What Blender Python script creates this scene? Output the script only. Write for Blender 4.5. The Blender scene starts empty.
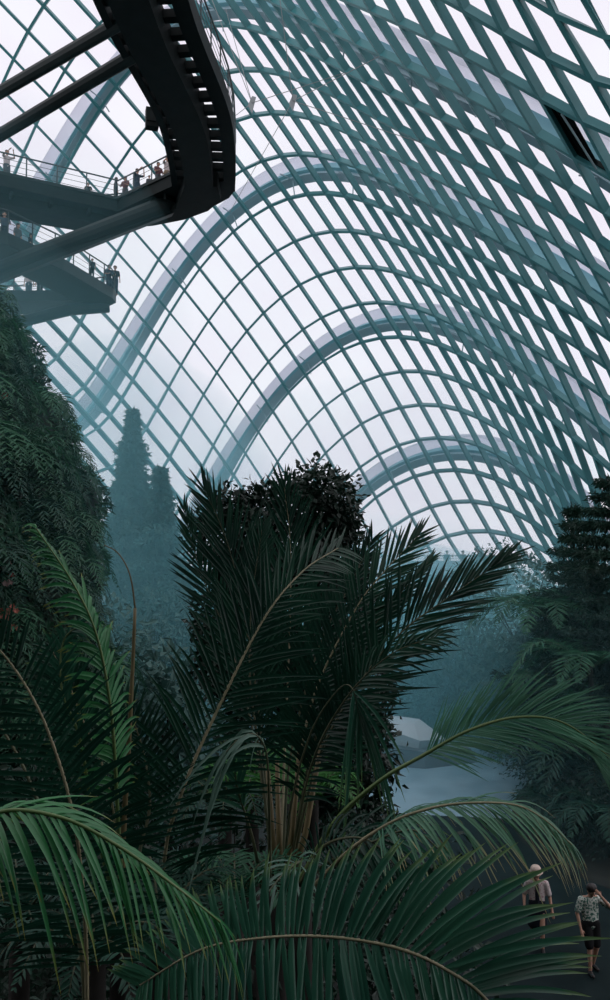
import bpy, math, random
import numpy as np
from mathutils import Vector

scene = bpy.context.scene
COL = scene.collection
rng = np.random.default_rng(7)
random.seed(7)

# ------------------------------------------------------------------ camera
FOCAL, HORIZON, EYE = 800.0, 548.0, 8.5          # pixels, pixels, metres above the floor
PITCH = math.atan((HORIZON - 500.0) / FOCAL)
CP, SP = math.cos(PITCH), math.sin(PITCH)
cam_data = bpy.data.cameras.new('camera')
cam = bpy.data.objects.new('camera', cam_data)
COL.objects.link(cam)
cam.location = (0, 0, EYE)
cam.rotation_euler = (math.pi / 2 + PITCH, 0, 0)
cam_data.sensor_fit = 'VERTICAL'
cam_data.sensor_height = 36.0
cam_data.lens = 36.0 * FOCAL / 1000.0
cam_data.clip_end = 600
scene.camera = cam


def at(px, py, y):
    """World point that stands y metres ahead and shows at the photo's pixel px, py."""
    u = (px - 305.0) / FOCAL
    v = -(py - 500.0) / FOCAL
    d = np.array([u, CP - v * SP, SP + v * CP])
    return d * (y / d[1]) + np.array([0, 0, EYE])


# ------------------------------------------------------------------ view and world
scene.view_settings.view_transform = 'Standard'
scene.view_settings.look = 'None'
scene.view_settings.gamma = 1.0
scene.view_settings.exposure = 0.0
scene.view_settings.use_curve_mapping = False
scene.cycles.use_denoising = True
scene.cycles.max_bounces = 8
scene.cycles.diffuse_bounces = 3
scene.cycles.glossy_bounces = 3
scene.cycles.transparent_max_bounces = 24
scene.cycles.volume_bounces = 4
scene.cycles.caustics_reflective = False
scene.cycles.caustics_refractive = False

W = bpy.data.worlds.new('overcast_sky')
scene.world = W
W.use_nodes = True
nt = W.node_tree
nt.nodes.clear()
out = nt.nodes.new('ShaderNodeOutputWorld')
bg = nt.nodes.new('ShaderNodeBackground')
tc = nt.nodes.new('ShaderNodeTexCoord')
mp = nt.nodes.new('ShaderNodeMapping')
mp.inputs['Scale'].default_value = (1.6, 1.6, 3.2)
no = nt.nodes.new('ShaderNodeTexNoise')
no.inputs['Scale'].default_value = 2.2
no.inputs['Detail'].default_value = 5
rp = nt.nodes.new('ShaderNodeValToRGB')
rp.color_ramp.elements[0].position = 0.36
rp.color_ramp.elements[0].color = (0.89, 0.83, 0.92, 1)
rp.color_ramp.elements[1].position = 0.62
rp.color_ramp.elements[1].color = (0.93, 0.92, 0.97, 1)
nt.links.new(tc.outputs['Generated'], mp.inputs['Vector'])
nt.links.new(mp.outputs['Vector'], no.inputs['Vector'])
nt.links.new(no.outputs['Fac'], rp.inputs['Fac'])
nt.links.new(rp.outputs['Color'], bg.inputs['Color'])
bg.inputs['Strength'].default_value = 1.06
nt.links.new(bg.outputs['Background'], out.inputs['Surface'])


# ------------------------------------------------------------------ materials
def new_mat(name):
    m = bpy.data.materials.new(name)
    m.use_nodes = True
    t = m.node_tree
    t.nodes.clear()
    o = t.nodes.new('ShaderNodeOutputMaterial')
    return m, t, o


def paint(name, c1, c2=None, rough=0.5, scale=3.0, metal=0.0, spec=0.5, lo=0.35, hi=0.65, bump=0.0):
    """Two-tone noise paint on a Principled surface."""
    m, t, o = new_mat(name)
    p = t.nodes.new('ShaderNodeBsdfPrincipled')
    p.inputs['Roughness'].default_value = rough
    p.inputs['Metallic'].default_value = metal
    p.inputs['Specular IOR Level'].default_value = spec
    n = t.nodes.new('ShaderNodeTexNoise')
    n.inputs['Scale'].default_value = scale
    n.inputs['Detail'].default_value = 4
    g = t.nodes.new('ShaderNodeTexCoord')
    r = t.nodes.new('ShaderNodeValToRGB')
    r.color_ramp.elements[0].position = lo
    r.color_ramp.elements[1].position = hi
    r.color_ramp.elements[0].color = (*c1, 1)
    r.color_ramp.elements[1].color = (*(c2 or c1), 1)
    t.links.new(g.outputs['Object'], n.inputs['Vector'])
    t.links.new(n.outputs['Fac'], r.inputs['Fac'])
    t.links.new(r.outputs['Color'], p.inputs['Base Color'])
    if bump:
        b = t.nodes.new('ShaderNodeBump')
        b.inputs['Strength'].default_value = bump
        t.links.new(n.outputs['Fac'], b.inputs['Height'])
        t.links.new(b.outputs['Normal'], p.inputs['Normal'])
    t.links.new(p.outputs['BSDF'], o.inputs['Surface'])
    return m


def leaf_mat(name, c1, c2, tip=None, trans=0.3, rough=0.38, scale=2.0, spec=0.4, tip_at=0.75):
    """Leaf: glossy two-tone green that lets light through, with an optional dry tip along the blade."""
    m, t, o = new_mat(name)
    p = t.nodes.new('ShaderNodeBsdfPrincipled')
    p.inputs['Roughness'].default_value = rough
    p.inputs['Specular IOR Level'].default_value = spec
    tr = t.nodes.new('ShaderNodeBsdfTranslucent')
    mx = t.nodes.new('ShaderNodeMixShader')
    mx.inputs['Fac'].default_value = trans
    n = t.nodes.new('ShaderNodeTexNoise')
    n.inputs['Scale'].default_value = scale
    n.inputs['Detail'].default_value = 3
    g = t.nodes.new('ShaderNodeTexCoord')
    r = t.nodes.new('ShaderNodeValToRGB')
    r.color_ramp.elements[0].position = 0.35
    r.color_ramp.elements[1].position = 0.65
    r.color_ramp.elements[0].color = (*c1, 1)
    r.color_ramp.elements[1].color = (*c2, 1)
    t.links.new(g.outputs['Object'], n.inputs['Vector'])
    t.links.new(n.outputs['Fac'], r.inputs['Fac'])
    colour = r.outputs['Color']
    if tip:
        uv = t.nodes.new('ShaderNodeUVMap')
        sep = t.nodes.new('ShaderNodeSeparateXYZ')
        tr_ = t.nodes.new('ShaderNodeMapRange')
        tr_.inputs['From Min'].default_value = tip_at
        tr_.inputs['From Max'].default_value = 1.0
        mc = t.nodes.new('ShaderNodeMix')
        mc.data_type = 'RGBA'
        mc.inputs['B'].default_value = (*tip, 1)
        t.links.new(uv.outputs['UV'], sep.inputs['Vector'])
        t.links.new(sep.outputs['X'], tr_.inputs['Value'])
        t.links.new(tr_.outputs['Result'], mc.inputs['Factor'])
        t.links.new(colour, mc.inputs['A'])
        colour = mc.outputs['Result']
    t.links.new(colour, p.inputs['Base Color'])
    t.links.new(colour, tr.inputs['Color'])
    t.links.new(p.outputs['BSDF'], mx.inputs[1])
    t.links.new(tr.outputs['BSDF'], mx.inputs[2])
    t.links.new(mx.outputs['Shader'], o.inputs['Surface'])
    return m


def glass_mat(name, tint=(0.97, 0.98, 1.0)):
    m, t, o = new_mat(name)
    a = t.nodes.new('ShaderNodeBsdfTransparent')
    a.inputs['Color'].default_value = (*tint, 1)
    b = t.nodes.new('ShaderNodeBsdfGlossy')
    b.inputs['Roughness'].default_value = 0.03
    fr = t.nodes.new('ShaderNodeFresnel')
    fr.inputs['IOR'].default_value = 1.18
    mx = t.nodes.new('ShaderNodeMixShader')
    t.links.new(fr.outputs['Fac'], mx.inputs['Fac'])
    t.links.new(a.outputs['BSDF'], mx.inputs[1])
    t.links.new(b.outputs['BSDF'], mx.inputs[2])
    t.links.new(mx.outputs['Shader'], o.inputs['Surface'])
    return m


def mist_mat(name, density, colour):
    m, t, o = new_mat(name)
    v = t.nodes.new('ShaderNodeVolumeScatter')
    v.inputs['Color'].default_value = (*colour, 1)
    v.inputs['Density'].default_value = density
    v.inputs['Anisotropy'].default_value = 0.4
    ab = t.nodes.new('ShaderNodeVolumeAbsorption')
    ab.inputs['Color'].default_value = (*colour, 1)
    ab.inputs['Density'].default_value = density
    ad = t.nodes.new('ShaderNodeAddShader')
    t.links.new(v.outputs['Volume'], ad.inputs[0])
    t.links.new(ab.outputs['Volume'], ad.inputs[1])
    t.links.new(ad.outputs['Shader'], o.inputs['Volume'])
    return m


M = dict(
    rib=paint('grey_green_steel_paint', (0.055, 0.235, 0.25), (0.07, 0.27, 0.285), 0.4, 0.8),
    arch=paint('pale_steel_paint', (0.35, 0.50, 0.55), (0.40, 0.55, 0.60), 0.5, 0.5),
    archt=paint('teal_steel_paint', (0.22, 0.50, 0.56), (0.25, 0.54, 0.60), 0.5, 0.5),
    shade=leaf_mat('white_shade_fabric', (0.90, 0.90, 0.95), (0.93, 0.93, 0.97), None, 0.82, 0.8, 0.4, 0.1),
    deck=paint('dark_deck_steel', (0.007, 0.012, 0.012), (0.012, 0.018, 0.018), 0.6, 2.0, 0.0, 0.12),
    strut=paint('dark_tube_steel', (0.012, 0.022, 0.022), (0.018, 0.03, 0.03), 0.5, 1.0, 0.0, 0.2),
    rail=paint('rail_steel', (0.05, 0.075, 0.08), (0.06, 0.085, 0.09), 0.4, 2.0, 0.3),
    cable=paint('bright_cable_steel', (0.35, 0.37, 0.38), None, 0.4, 1.0, 0.4),
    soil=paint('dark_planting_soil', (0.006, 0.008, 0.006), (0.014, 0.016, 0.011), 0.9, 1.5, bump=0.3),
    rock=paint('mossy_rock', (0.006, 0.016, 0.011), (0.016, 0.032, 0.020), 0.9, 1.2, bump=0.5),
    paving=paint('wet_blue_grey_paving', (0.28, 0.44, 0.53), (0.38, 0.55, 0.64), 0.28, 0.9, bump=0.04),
    shadedpath=paint('wet_path_painted_shade', (0.006, 0.014, 0.015), (0.011, 0.022, 0.023), 0.6, 1.2, 0.0, 0.08, bump=0.1),  # near stretch of the same path, tree shade put into its colour
    concrete=paint('pale_concrete', (0.68, 0.71, 0.74), (0.75, 0.77, 0.80), 0.7, 0.9),
    dconcrete=paint('grey_concrete', (0.10, 0.12, 0.14), (0.13, 0.15, 0.17), 0.8, 0.9),
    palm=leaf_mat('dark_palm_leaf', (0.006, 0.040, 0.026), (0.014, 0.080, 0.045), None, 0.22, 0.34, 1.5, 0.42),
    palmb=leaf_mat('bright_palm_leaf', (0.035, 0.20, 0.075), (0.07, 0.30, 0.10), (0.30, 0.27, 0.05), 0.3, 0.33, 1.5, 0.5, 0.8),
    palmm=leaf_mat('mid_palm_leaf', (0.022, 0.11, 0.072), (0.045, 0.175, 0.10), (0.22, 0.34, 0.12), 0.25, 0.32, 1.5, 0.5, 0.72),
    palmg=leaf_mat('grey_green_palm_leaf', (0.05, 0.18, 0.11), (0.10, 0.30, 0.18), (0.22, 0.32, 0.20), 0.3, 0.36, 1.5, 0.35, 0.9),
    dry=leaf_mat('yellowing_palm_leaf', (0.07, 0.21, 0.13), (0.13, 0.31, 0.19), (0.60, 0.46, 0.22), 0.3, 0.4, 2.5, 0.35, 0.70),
    silver=leaf_mat('silvery_palm_leaf', (0.08, 0.17, 0.13), (0.14, 0.26, 0.20), None, 0.3, 0.45, 2.0),
    midrib=paint('pale_midrib', (0.20, 0.20, 0.11), (0.32, 0.29, 0.18), 0.55, 3.0),
    midribd=paint('dull_midrib', (0.05, 0.07, 0.035), (0.09, 0.10, 0.05), 0.55, 3.0),
    petiole=paint('green_petiole', (0.09, 0.17, 0.05), (0.15, 0.22, 0.08), 0.45, 2.0),
    tan=paint('tan_petiole', (0.12, 0.10, 0.04), (0.19, 0.15, 0.07), 0.55, 2.5),
    bark=paint('dark_bark', (0.010, 0.010, 0.008), (0.022, 0.020, 0.016), 0.9, 4.0, bump=0.4),
    oval=leaf_mat('dark_oval_leaf', (0.005, 0.022, 0.014), (0.012, 0.042, 0.024), None, 0.15, 0.4, 0.9),
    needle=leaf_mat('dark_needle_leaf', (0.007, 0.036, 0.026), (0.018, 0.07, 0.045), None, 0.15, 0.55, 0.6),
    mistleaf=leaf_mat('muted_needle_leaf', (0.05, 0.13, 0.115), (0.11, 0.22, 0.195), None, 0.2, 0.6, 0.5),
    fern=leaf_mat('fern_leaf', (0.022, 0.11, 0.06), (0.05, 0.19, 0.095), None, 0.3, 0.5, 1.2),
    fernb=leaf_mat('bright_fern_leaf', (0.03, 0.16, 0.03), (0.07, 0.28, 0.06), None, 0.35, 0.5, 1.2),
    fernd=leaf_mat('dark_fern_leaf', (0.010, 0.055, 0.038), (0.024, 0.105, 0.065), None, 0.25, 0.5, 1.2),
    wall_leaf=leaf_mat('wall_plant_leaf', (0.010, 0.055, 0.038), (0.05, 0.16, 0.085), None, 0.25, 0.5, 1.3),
    pink=paint('pink_petal', (0.90, 0.40, 0.48), (0.95, 0.55, 0.62), 0.6, 8),
    coral=paint('coral_petal', (0.95, 0.28, 0.22), (0.97, 0.42, 0.34), 0.6, 8),
    blush=paint('pale_pink_petal', (0.80, 0.50, 0.52), (0.85, 0.62, 0.62), 0.6, 8),
    red=paint('red_petal', (0.45, 0.03, 0.03), (0.6, 0.05, 0.05), 0.6, 8),
    skin=paint('skin', (0.48, 0.27, 0.19), (0.54, 0.31, 0.22), 0.55, 6),
    hair=paint('dark_hair', (0.010, 0.008, 0.008), (0.02, 0.016, 0.014), 0.5, 20),
    glass=glass_mat('clear_roof_glass'),
)


def cloth(name, c1, c2=None, scale=8.0, lo=0.45, hi=0.55):
    return paint(name, c1, c2 or tuple(min(1, c * 1.25) for c in c1), 0.85, scale, spec=0.2, lo=lo, hi=hi)


# ------------------------------------------------------------------ object helpers
def link_mesh(name, V, F, mat, parent=None, smooth=False, uv=None):
    me = bpy.data.meshes.new(name)
    V = np.asarray(V, dtype=float)
    me.from_pydata(V.tolist(), [], [list(map(int, f)) for f in F] if not isinstance(F, np.ndarray) else F.tolist())
    if uv is not None:
        layer = me.uv_layers.new(name='UVMap')
        li = np.empty(len(me.loops), dtype=np.int32)
        me.loops.foreach_get('vertex_index', li)
        layer.data.foreach_set('uv', np.asarray(uv, dtype=np.float32)[li].ravel())
    if smooth:
        me.polygons.foreach_set('use_smooth', np.ones(len(me.polygons), dtype=bool))
    me.materials.append(mat)
    me.update()
    o = bpy.data.objects.new(name, me)
    COL.objects.link(o)
    if parent is not None:
        o.parent = parent
    return o


def tag(o, label=None, cat=None, group=None, kind=None):
    if label:
        o['label'] = label
    if cat:
        o['category'] = cat
    if group:
        o['group'] = group
    if kind:
        o['kind'] = kind
    return o


def thing(name, label, cat, loc=(0, 0, 0), rz=0.0, group=None):
    o = bpy.data.objects.new(name, None)
    o.empty_display_size = 0.2
    COL.objects.link(o)
    o.location = tuple(float(c) for c in loc)
    o.rotation_euler = (0, 0, rz)
    return tag(o, label, cat, group)


def dup(root, loc, rz=0.0, scale=1.0, label=None, group=None, rot=None):
    r = root.copy()
    COL.objects.link(r)
    r.location = tuple(float(c) for c in loc)
    r.rotation_euler = rot if rot is not None else (0, 0, rz)
    r.scale = (scale, scale, scale)
    if label:
        r['label'] = label
    if group:
        r['group'] = group
    for ch in list(root.children):
        c = ch.copy()
        COL.objects.link(c)
        c.parent = r
        for g in ch.children:
            d = g.copy()
            COL.objects.link(d)
            d.parent = c
    return r


class MB:
    """Collects shapes into one mesh."""

    def __init__(self):
        self.V, self.F, self.n = [], [], 0

    def add(self, V, F):
        V = np.asarray(V, dtype=float)
        self.V.append(V)
        for f in F:
            self.F.append([int(i) + self.n for i in f])
        self.n += len(V)
        return self

    def box(self, c, s, rz=0.0):
        x, y, z = s[0] / 2, s[1] / 2, s[2] / 2
        V = np.array([[i * x, j * y, k * z] for i in (-1, 1) for j in (-1, 1) for k in (-1, 1)])
        ca, sa = math.cos(rz), math.sin(rz)
        V = V @ np.array([[ca, sa, 0], [-sa, ca, 0], [0, 0, 1]]) + np.array(c)
        return self.add(V, [(0, 1, 3, 2), (4, 6, 7, 5), (0, 4, 5, 1), (2, 3, 7, 6), (0, 2, 6, 4), (1, 5, 7, 3)])

    def tube(self, pts, r0, r1=None, seg=6, caps=True):
        V, F = tube_arrays(np.asarray(pts, dtype=float), r0, r0 if r1 is None else r1, seg)
        if caps:
            m = len(pts)
            F = F + [list(range(seg))[::-1], [(m - 1) * seg + k for k in range(seg)]]
        return self.add(V, F)

    def beam(self, a, b, w, h, up=(0, 0, 1)):
        """Rectangular bar from a to b, w across and h along up."""
        a, b = np.asarray(a, float), np.asarray(b, float)
        t = (b - a) / np.linalg.norm(b - a)
        s = np.cross(t, up)
        s /= np.linalg.norm(s)
        u = np.cross(s, t)
        V = [p + i * s * w / 2 + j * u * h / 2 for p in (a, b) for i, j in ((-1, -1), (1, -1), (1, 1), (-1, 1))]
        return self.add(V, [(0, 1, 5, 4), (1, 2, 6, 5), (2, 3, 7, 6), (3, 0, 4, 7), (3, 2, 1, 0), (4, 5, 6, 7)])

    def prism(self, poly, z0, z1):
        n = len(poly)
        V = [(p[0], p[1], z0) for p in poly] + [(p[0], p[1], z1) for p in poly]
        F = [list(range(n))[::-1], list(range(n, 2 * n))] + [(i, (i + 1) % n, n + (i + 1) % n, n + i) for i in range(n)]
        return self.add(V, F)

    def build(self, name, mat, parent=None, smooth=False):
        return link_mesh(name, np.concatenate(self.V), self.F, mat, parent, smooth)


def frames(P):
    T = np.gradient(P, axis=0)
    T /= np.linalg.norm(T, axis=1, keepdims=True) + 1e-12
    return T


def tube_arrays(P, r0, r1, seg=6):
    m = len(P)
    T = frames(P)
    ref = np.array([0.0, 0, 1]) if abs(T[:, 2]).mean() < 0.85 else np.array([1.0, 0, 0])
    A = np.cross(T, ref)
    A /= np.linalg.norm(A, axis=1, keepdims=True) + 1e-12
    B = np.cross(T, A)
    r = np.linspace(r0, r1, m) if np.isscalar(r0) else np.asarray(r0)
    V = []
    for k in range(seg):
        th = 2 * math.pi * k / seg
        V.append(P + (A * math.cos(th) + B * math.sin(th)) * r[:, None])
    V = np.stack(V, 1).reshape(-1, 3)
    F = [(i * seg + k, i * seg + (k + 1) % seg, (i + 1) * seg + (k + 1) % seg, (i + 1) * seg + k) for i in range(m - 1) for k in range(seg)]
    return V, F


def catmull(P, n):
    P = np.asarray(P, dtype=float)
    Q = np.vstack([2 * P[0] - P[1], P, 2 * P[-1] - P[-2]])
    t = np.linspace(0, len(P) - 1 - 1e-9, n)
    i = t.astype(int)
    u = (t - i)[:, None]
    a, b, c, d = Q[i], Q[i + 1], Q[i + 2], Q[i + 3]
    R = 0.5 * (2 * b + (c - a) * u + (2 * a - 5 * b + 4 * c - d) * u ** 2 + (3 * b - a - 3 * c + d) * u ** 3)
    s = np.concatenate([[0], np.cumsum(np.linalg.norm(np.diff(R, axis=0), axis=1))])
    k = np.linspace(0, s[-1], n)
    return np.stack([np.interp(k, s, R[:, j]) for j in range(3)], 1)


def unit(v):
    v = np.asarray(v, float)
    return v / (np.linalg.norm(v, axis=-1, keepdims=True) + 1e-12)


def leaves(P, D, N, L, Wd):
    """Many leaf blades: base points P, directions D, face normals N, lengths L, widths Wd."""
    P, D, N = np.asarray(P, float), unit(D), np.asarray(N, float)
    S = unit(np.cross(D, N))
    N = np.cross(S, D)
    L, Wd = np.broadcast_to(L, len(P))[:, None], np.broadcast_to(Wd, len(P))[:, None]
    a = P
    m = P + D * L * 0.5 - N * L * 0.06
    l = P + D * L * 0.42 + S * Wd * 0.5 + N * L * 0.05
    r = P + D * L * 0.42 - S * Wd * 0.5 + N * L * 0.05
    tip = P + D * L - N * L * 0.12
    V = np.stack([a, r, tip, l, m], 1).reshape(-1, 3)
    k = np.arange(len(P))[:, None] * 5
    F = np.concatenate([k + np.array([[0, 1, 2, 4]]), k + np.array([[0, 4, 2, 3]])], 0)
    return V, F


def frond_arrays(pts, nhint, n, length, width, bare=0.15, a0=80, a1=25, lift=15, droop=0.25, seed=0, seg=5, jit=0.08, shape='arch', sides=(1, -1), drop_out=0.0, fwd=0.0, tipscale=0.35):
    """Leaflets of one feather frond along a midrib through pts. Returns vertices, quads, uv, midrib points."""
    g = np.random.default_rng(seed)
    C = catmull(pts, 80)
    tot = np.linalg.norm(np.diff(C, axis=0), axis=1).sum()
    T = frames(C)
    nh = np.asarray(nhint, float)
    V, F, UV, base = [], [], [], 0
    us = np.linspace(0, 1, seg + 1)
    wprof = np.interp(us, [0, 0.12, 0.35, 0.7, 0.9, 1], [0.35, 0.85, 1.0, 0.72, 0.34, 0.03])
    for side in sides:
        q = np.linspace(0, 1, n) ** 0.97
        for i in range(n):
            if drop_out and g.random() < drop_out:
                continue
            w = q[i] + g.normal() * 0.25 / n
            w = min(max(w, 0), 1)
            s = bare + (1 - bare) * w
            f = s * 79
            k = min(int(f), 78)
            p = C[k] * (1 - (f - k)) + C[k + 1] * (f - k)
            t = T[k]
            S = unit(np.cross(t, nh))
            N = np.cross(S, t)
            th = math.radians(a0 + (a1 - a0) * w + g.normal() * 4)
            li = math.radians(lift + g.normal() * 6)
            d = math.cos(th) * t + math.sin(th) * (side * S * math.cos(li) + N * math.sin(li))
            if shape == 'arch':
                pr = 0.55 + 0.45 * math.sin(math.pi * min(1, 0.15 + 0.75 * w)) if w < 0.55 else np.interp(w, [0.55, 1], [0.98, tipscale])
            else:
                pr = np.interp(w, [0, 0.1, 0.3, 0.5, 0.75, 1], [0.55, 0.66, 1.0, 0.5 + 0.4 * tipscale, 0.25 + 0.6 * tipscale, tipscale])
            l = length * pr * (1 + g.normal() * jit)
            dr = droop * (1 + g.normal() * 0.3)
            X = p + np.outer(us, d) * l
            X[:, 2] -= dr * l * us ** 2
            if fwd:
                X += np.outer(us ** 2, t) * l * fwd
            dd = unit(np.gradient(X, axis=0))
            b = np.cross(dd, N)
            b /= np.linalg.norm(b, axis=1, keepdims=True) + 1e-9
            nn = np.cross(b, dd)
            hw = (width * (0.65 + 0.35 * pr) * wprof / 2)[:, None]
            fold = nn * hw * 0.55
            V += [X + b * hw + fold, X, X - b * hw + fold]
            m = seg + 1
            for j in range(seg):
                F.append((base + j, base + j + 1, base + m + j + 1, base + m + j))
                F.append((base + m + j, base + m + j + 1, base + 2 * m + j + 1, base + 2 * m + j))
            UV.append(np.tile(np.stack([us, np.full(m, w)], 1), (3, 1)))
            base += 3 * m
    return np.concatenate(V), F, np.concatenate(UV), C


def frond(parent, pts, nhint, n, length, width, mat, r0=0.02, r1=0.004, rib='midrib', name='frond', label=None, **kw):
    V, F, UV, C = frond_arrays(pts, nhint, n, length, width, **kw)
    o = link_mesh(name, V, F, mat, parent, True, UV)
    if label:
        o['label'] = label
    tv, tf = tube_arrays(C, r0, r1, 6)
    link_mesh('midrib', tv, tf, M[rib], o, True)
    return o


# ------------------------------------------------------------------ the roof shell: one smooth surface S(a, b)
SC = np.array([[3.93967, 52.88576, 14.30952], [18.16028, -15.41165, -6.62511], [-0.91849, -1.84479, -12.24794], [-0.73427, 3.58503, 3.76471], [1.78721, -1.2062, 0.73985], [-0.39203, 0.29413, -1.83813], [-0.40734, -0.21823, 0.38246], [0.04749, -0.26785, 0.31083], [14.22416, 8.83648, -21.10469], [-3.62821, -1.8412, -1.80352], [-2.49117, -0.7765, -0.2658], [0.47358, 0.65671, -0.45643], [0.67975, -0.40542, -0.30449], [-0.26528, -0.6008, -0.0441], [-0.08155, -0.22705, 0.13726], [-1.8076, -2.93681, -2.09164], [-2.53748, 0.54813, -0.52915], [-0.33927, -1.27264, 0.09623], [-0.89257, 0.42438, 0.61092], [1.33707, -0.70314, 0.83057], [0.32505, -0.19969, -0.2277], [-0.34963, 0.79219, 0.61458], [-0.38818, 1.1293, 0.89201], [-0.13186, -0.16644, 0.71342], [0.21771, -0.21192, 0.67718], [0.34342, -0.39008, 0.49821], [0.3208, 1.04949, 0.63626], [0.25934, 0.40163, 0.5282], [0.13606, 0.0619, 0.73821], [-0.2799, 0.2815, -0.04925], [0.09342, -0.24921, -0.09224], [-0.04648, -0.05843, 0.03981], [0.10838, -0.30376, -0.15779], [0.07054, -0.26773, -0.03593], [0.00629, -0.08472, 0.01518], [-0.02282, 0.07019, 0.03443]])
DEG = 7


def sbasis(a, b):
    a = np.asarray(a, float) / 9
    b = (np.asarray(b, float) - 6) / 16
    la, lb = [np.ones_like(a), a], [np.ones_like(b), b]
    for i in range(2, DEG + 1):
        la.append(((2 * i - 1) * a * la[-1] - (i - 1) * la[-2]) / i)
        lb.append(((2 * i - 1) * b * lb[-1] - (i - 1) * lb[-2]) / i)
    return np.stack([la[i] * lb[j] for i in range(DEG + 1) for j in range(DEG + 1) if i + j <= DEG], -1)


def S(a, b):
    return sbasis(a, b) @ SC + np.array([0, 0, EYE])


def SN(a, b):
    e = 0.02
    n = unit(np.cross(S(a + e, b) - S(a - e, b), S(a, b + e) - S(a, b - e)))
    sg = np.sign(((S(a, b) - np.array([0, 40, EYE + 5.0])) * n).sum(-1, keepdims=True))
    return n * sg


# how far each hoop reaches, and from it how far each diagonal reaches
REACH = {-11: (21, 25), -10: (14, 25), -9: (-6, 24), -8: (-10, 24), -7: (-12, 23), -6: (-13, 22), -5: (-14, 22), -4: (-15, 22), -3: (-15, 21), -2: (-15, 20), -1: (-15, 20), 0: (-15, 19),
         1: (-15, 18), 2: (-15, 17), 3: (-15, 16), 4: (-15, 15), 5: (-14, 12), 6: (-12, 11), 7: (-9, 11), 8: (-7, 10), 9: (-6, 9), 10: (-5, 8), 11: (-3, 7), 12: (-2, 6)}
RIB_W, RIB_D = 0.18, 0.40


def rib(name, a, b, parent, w=RIB_W, d=RIB_D):
    a, b = np.asarray(a, float), np.asarray(b, float)
    P, N = S(a, b), SN(a, b)
    T = frames(P)
    B = unit(np.cross(T, N))
    V = np.stack([P - B * w / 2, P + B * w / 2, P + B * w / 2 + N * d, P - B * w / 2 + N * d], 1).reshape(-1, 3)
    m = len(P)
    F = [(i * 4 + k, i * 4 + (k + 1) % 4, i * 4 + 4 + (k + 1) % 4, i * 4 + 4 + k) for i in range(m - 1) for k in range(4)]
    F += [(3, 2, 1, 0), tuple((m - 1) * 4 + k for k in range(4))]
    return link_mesh(name, V, F, M['rib'], parent)


# glazing: every pane of the curved roof, set on the outer edge of the ribs
gv, gf, gi = [], [], {}
for a, (b0, b1) in REACH.items():
    for b in range(b0, b1 + 1):
        gi[(a, b)] = len(gv)
        gv.append(S(a, b) + SN(a, b) * (RIB_D - 0.04))
for (a, b) in gi:
    if (a, b) == (-7, 20):
        continue                                             # the open vent
    k = [(a, b), (a + 1, b), (a + 1, b + 1), (a, b + 1)]
    if all(q in gi for q in k):
        gf.append([gi[q] for q in k])
ceiling = tag(link_mesh('ceiling', gv, gf, M['glass']), 'curved glass roof carried on a diagonal grid of grey-green steel ribs', 'glass roof', kind='structure')
for a, (b0, b1) in REACH.items():
    b = np.arange(b0, b1 + 1)
    rib('hoop_rib', np.full(len(b), a), b, ceiling)
for b in range(-15, 26):
    run = [a for a in sorted(REACH) if REACH[a][0] <= b <= REACH[a][1]]
    if len(run) > 1:
        rib('diagonal_rib', run, np.full(len(run), b), ceiling)

# outer arches, beyond the glass
ARCH = [(-5.08, -13, 22, 'pale steel arch outside the glass, seen behind the people on the upper skywalk'),
        (-1.3, -15, 20, 'pale steel arch outside the glass, coming down behind the two misty conifers'),
        (2.78, -14, 16, 'pale steel arch outside the glass, coming down behind the dark tree'),
        (6.72, -10, 12, 'farthest and lowest pale steel arch outside the glass')]
for a0, b0, b1, lab in ARCH:
    b = np.linspace(b0, b1, 70)
    a = np.full(len(b), a0)
    N = SN(a, b)
    P = S(a, b) + N * 1.9
    T = frames(P)
    B = unit(np.cross(T, N))
    t = thing('steel_arch', lab, 'arch', P[0], group='steel arches outside the roof')
    Q = P - P[0]
    for nm, w0, w1, d0, d1, mt in (('lower_chord', -0.5, 0.15, -0.75, -0.45, 'arch'), ('arch_web', -0.4, 0.4, -0.45, 0.25, 'archt'), ('shade_housing', -0.55, 1.15, 0.27, 0.75, 'shade')):
        V = np.stack([Q + B * w0 + N * d0, Q + B * w1 + N * d0, Q + B * w1 + N * d1, Q + B * w0 + N * d1], 1).reshape(-1, 3)
        m = len(Q)
        F = [(i * 4 + k, i * 4 + (k + 1) % 4, i * 4 + 4 + (k + 1) % 4, i * 4 + 4 + k) for i in range(m - 1) for k in range(4)] + [(3, 2, 1, 0), tuple((m - 1) * 4 + k for k in range(4))]
        link_mesh(nm, V, F, M[mt], t)
    for k in range(4, 70, 6):                                # paired props from the arch to the roof grid
        mb = MB()
        foot = S(np.array([a0]), np.array([b[k]]))[0] + N[k] * RIB_D
        for da in (-0.28, 0.28):
            q = S(np.array([a0 + da]), np.array([b[k]]))[0] + N[k] * RIB_D
            mb.tube([Q[k] - N[k] * 0.7, q - P[0]], 0.045, seg=5)
        mb.build('prop_strut', M['arch'], t)

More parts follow.
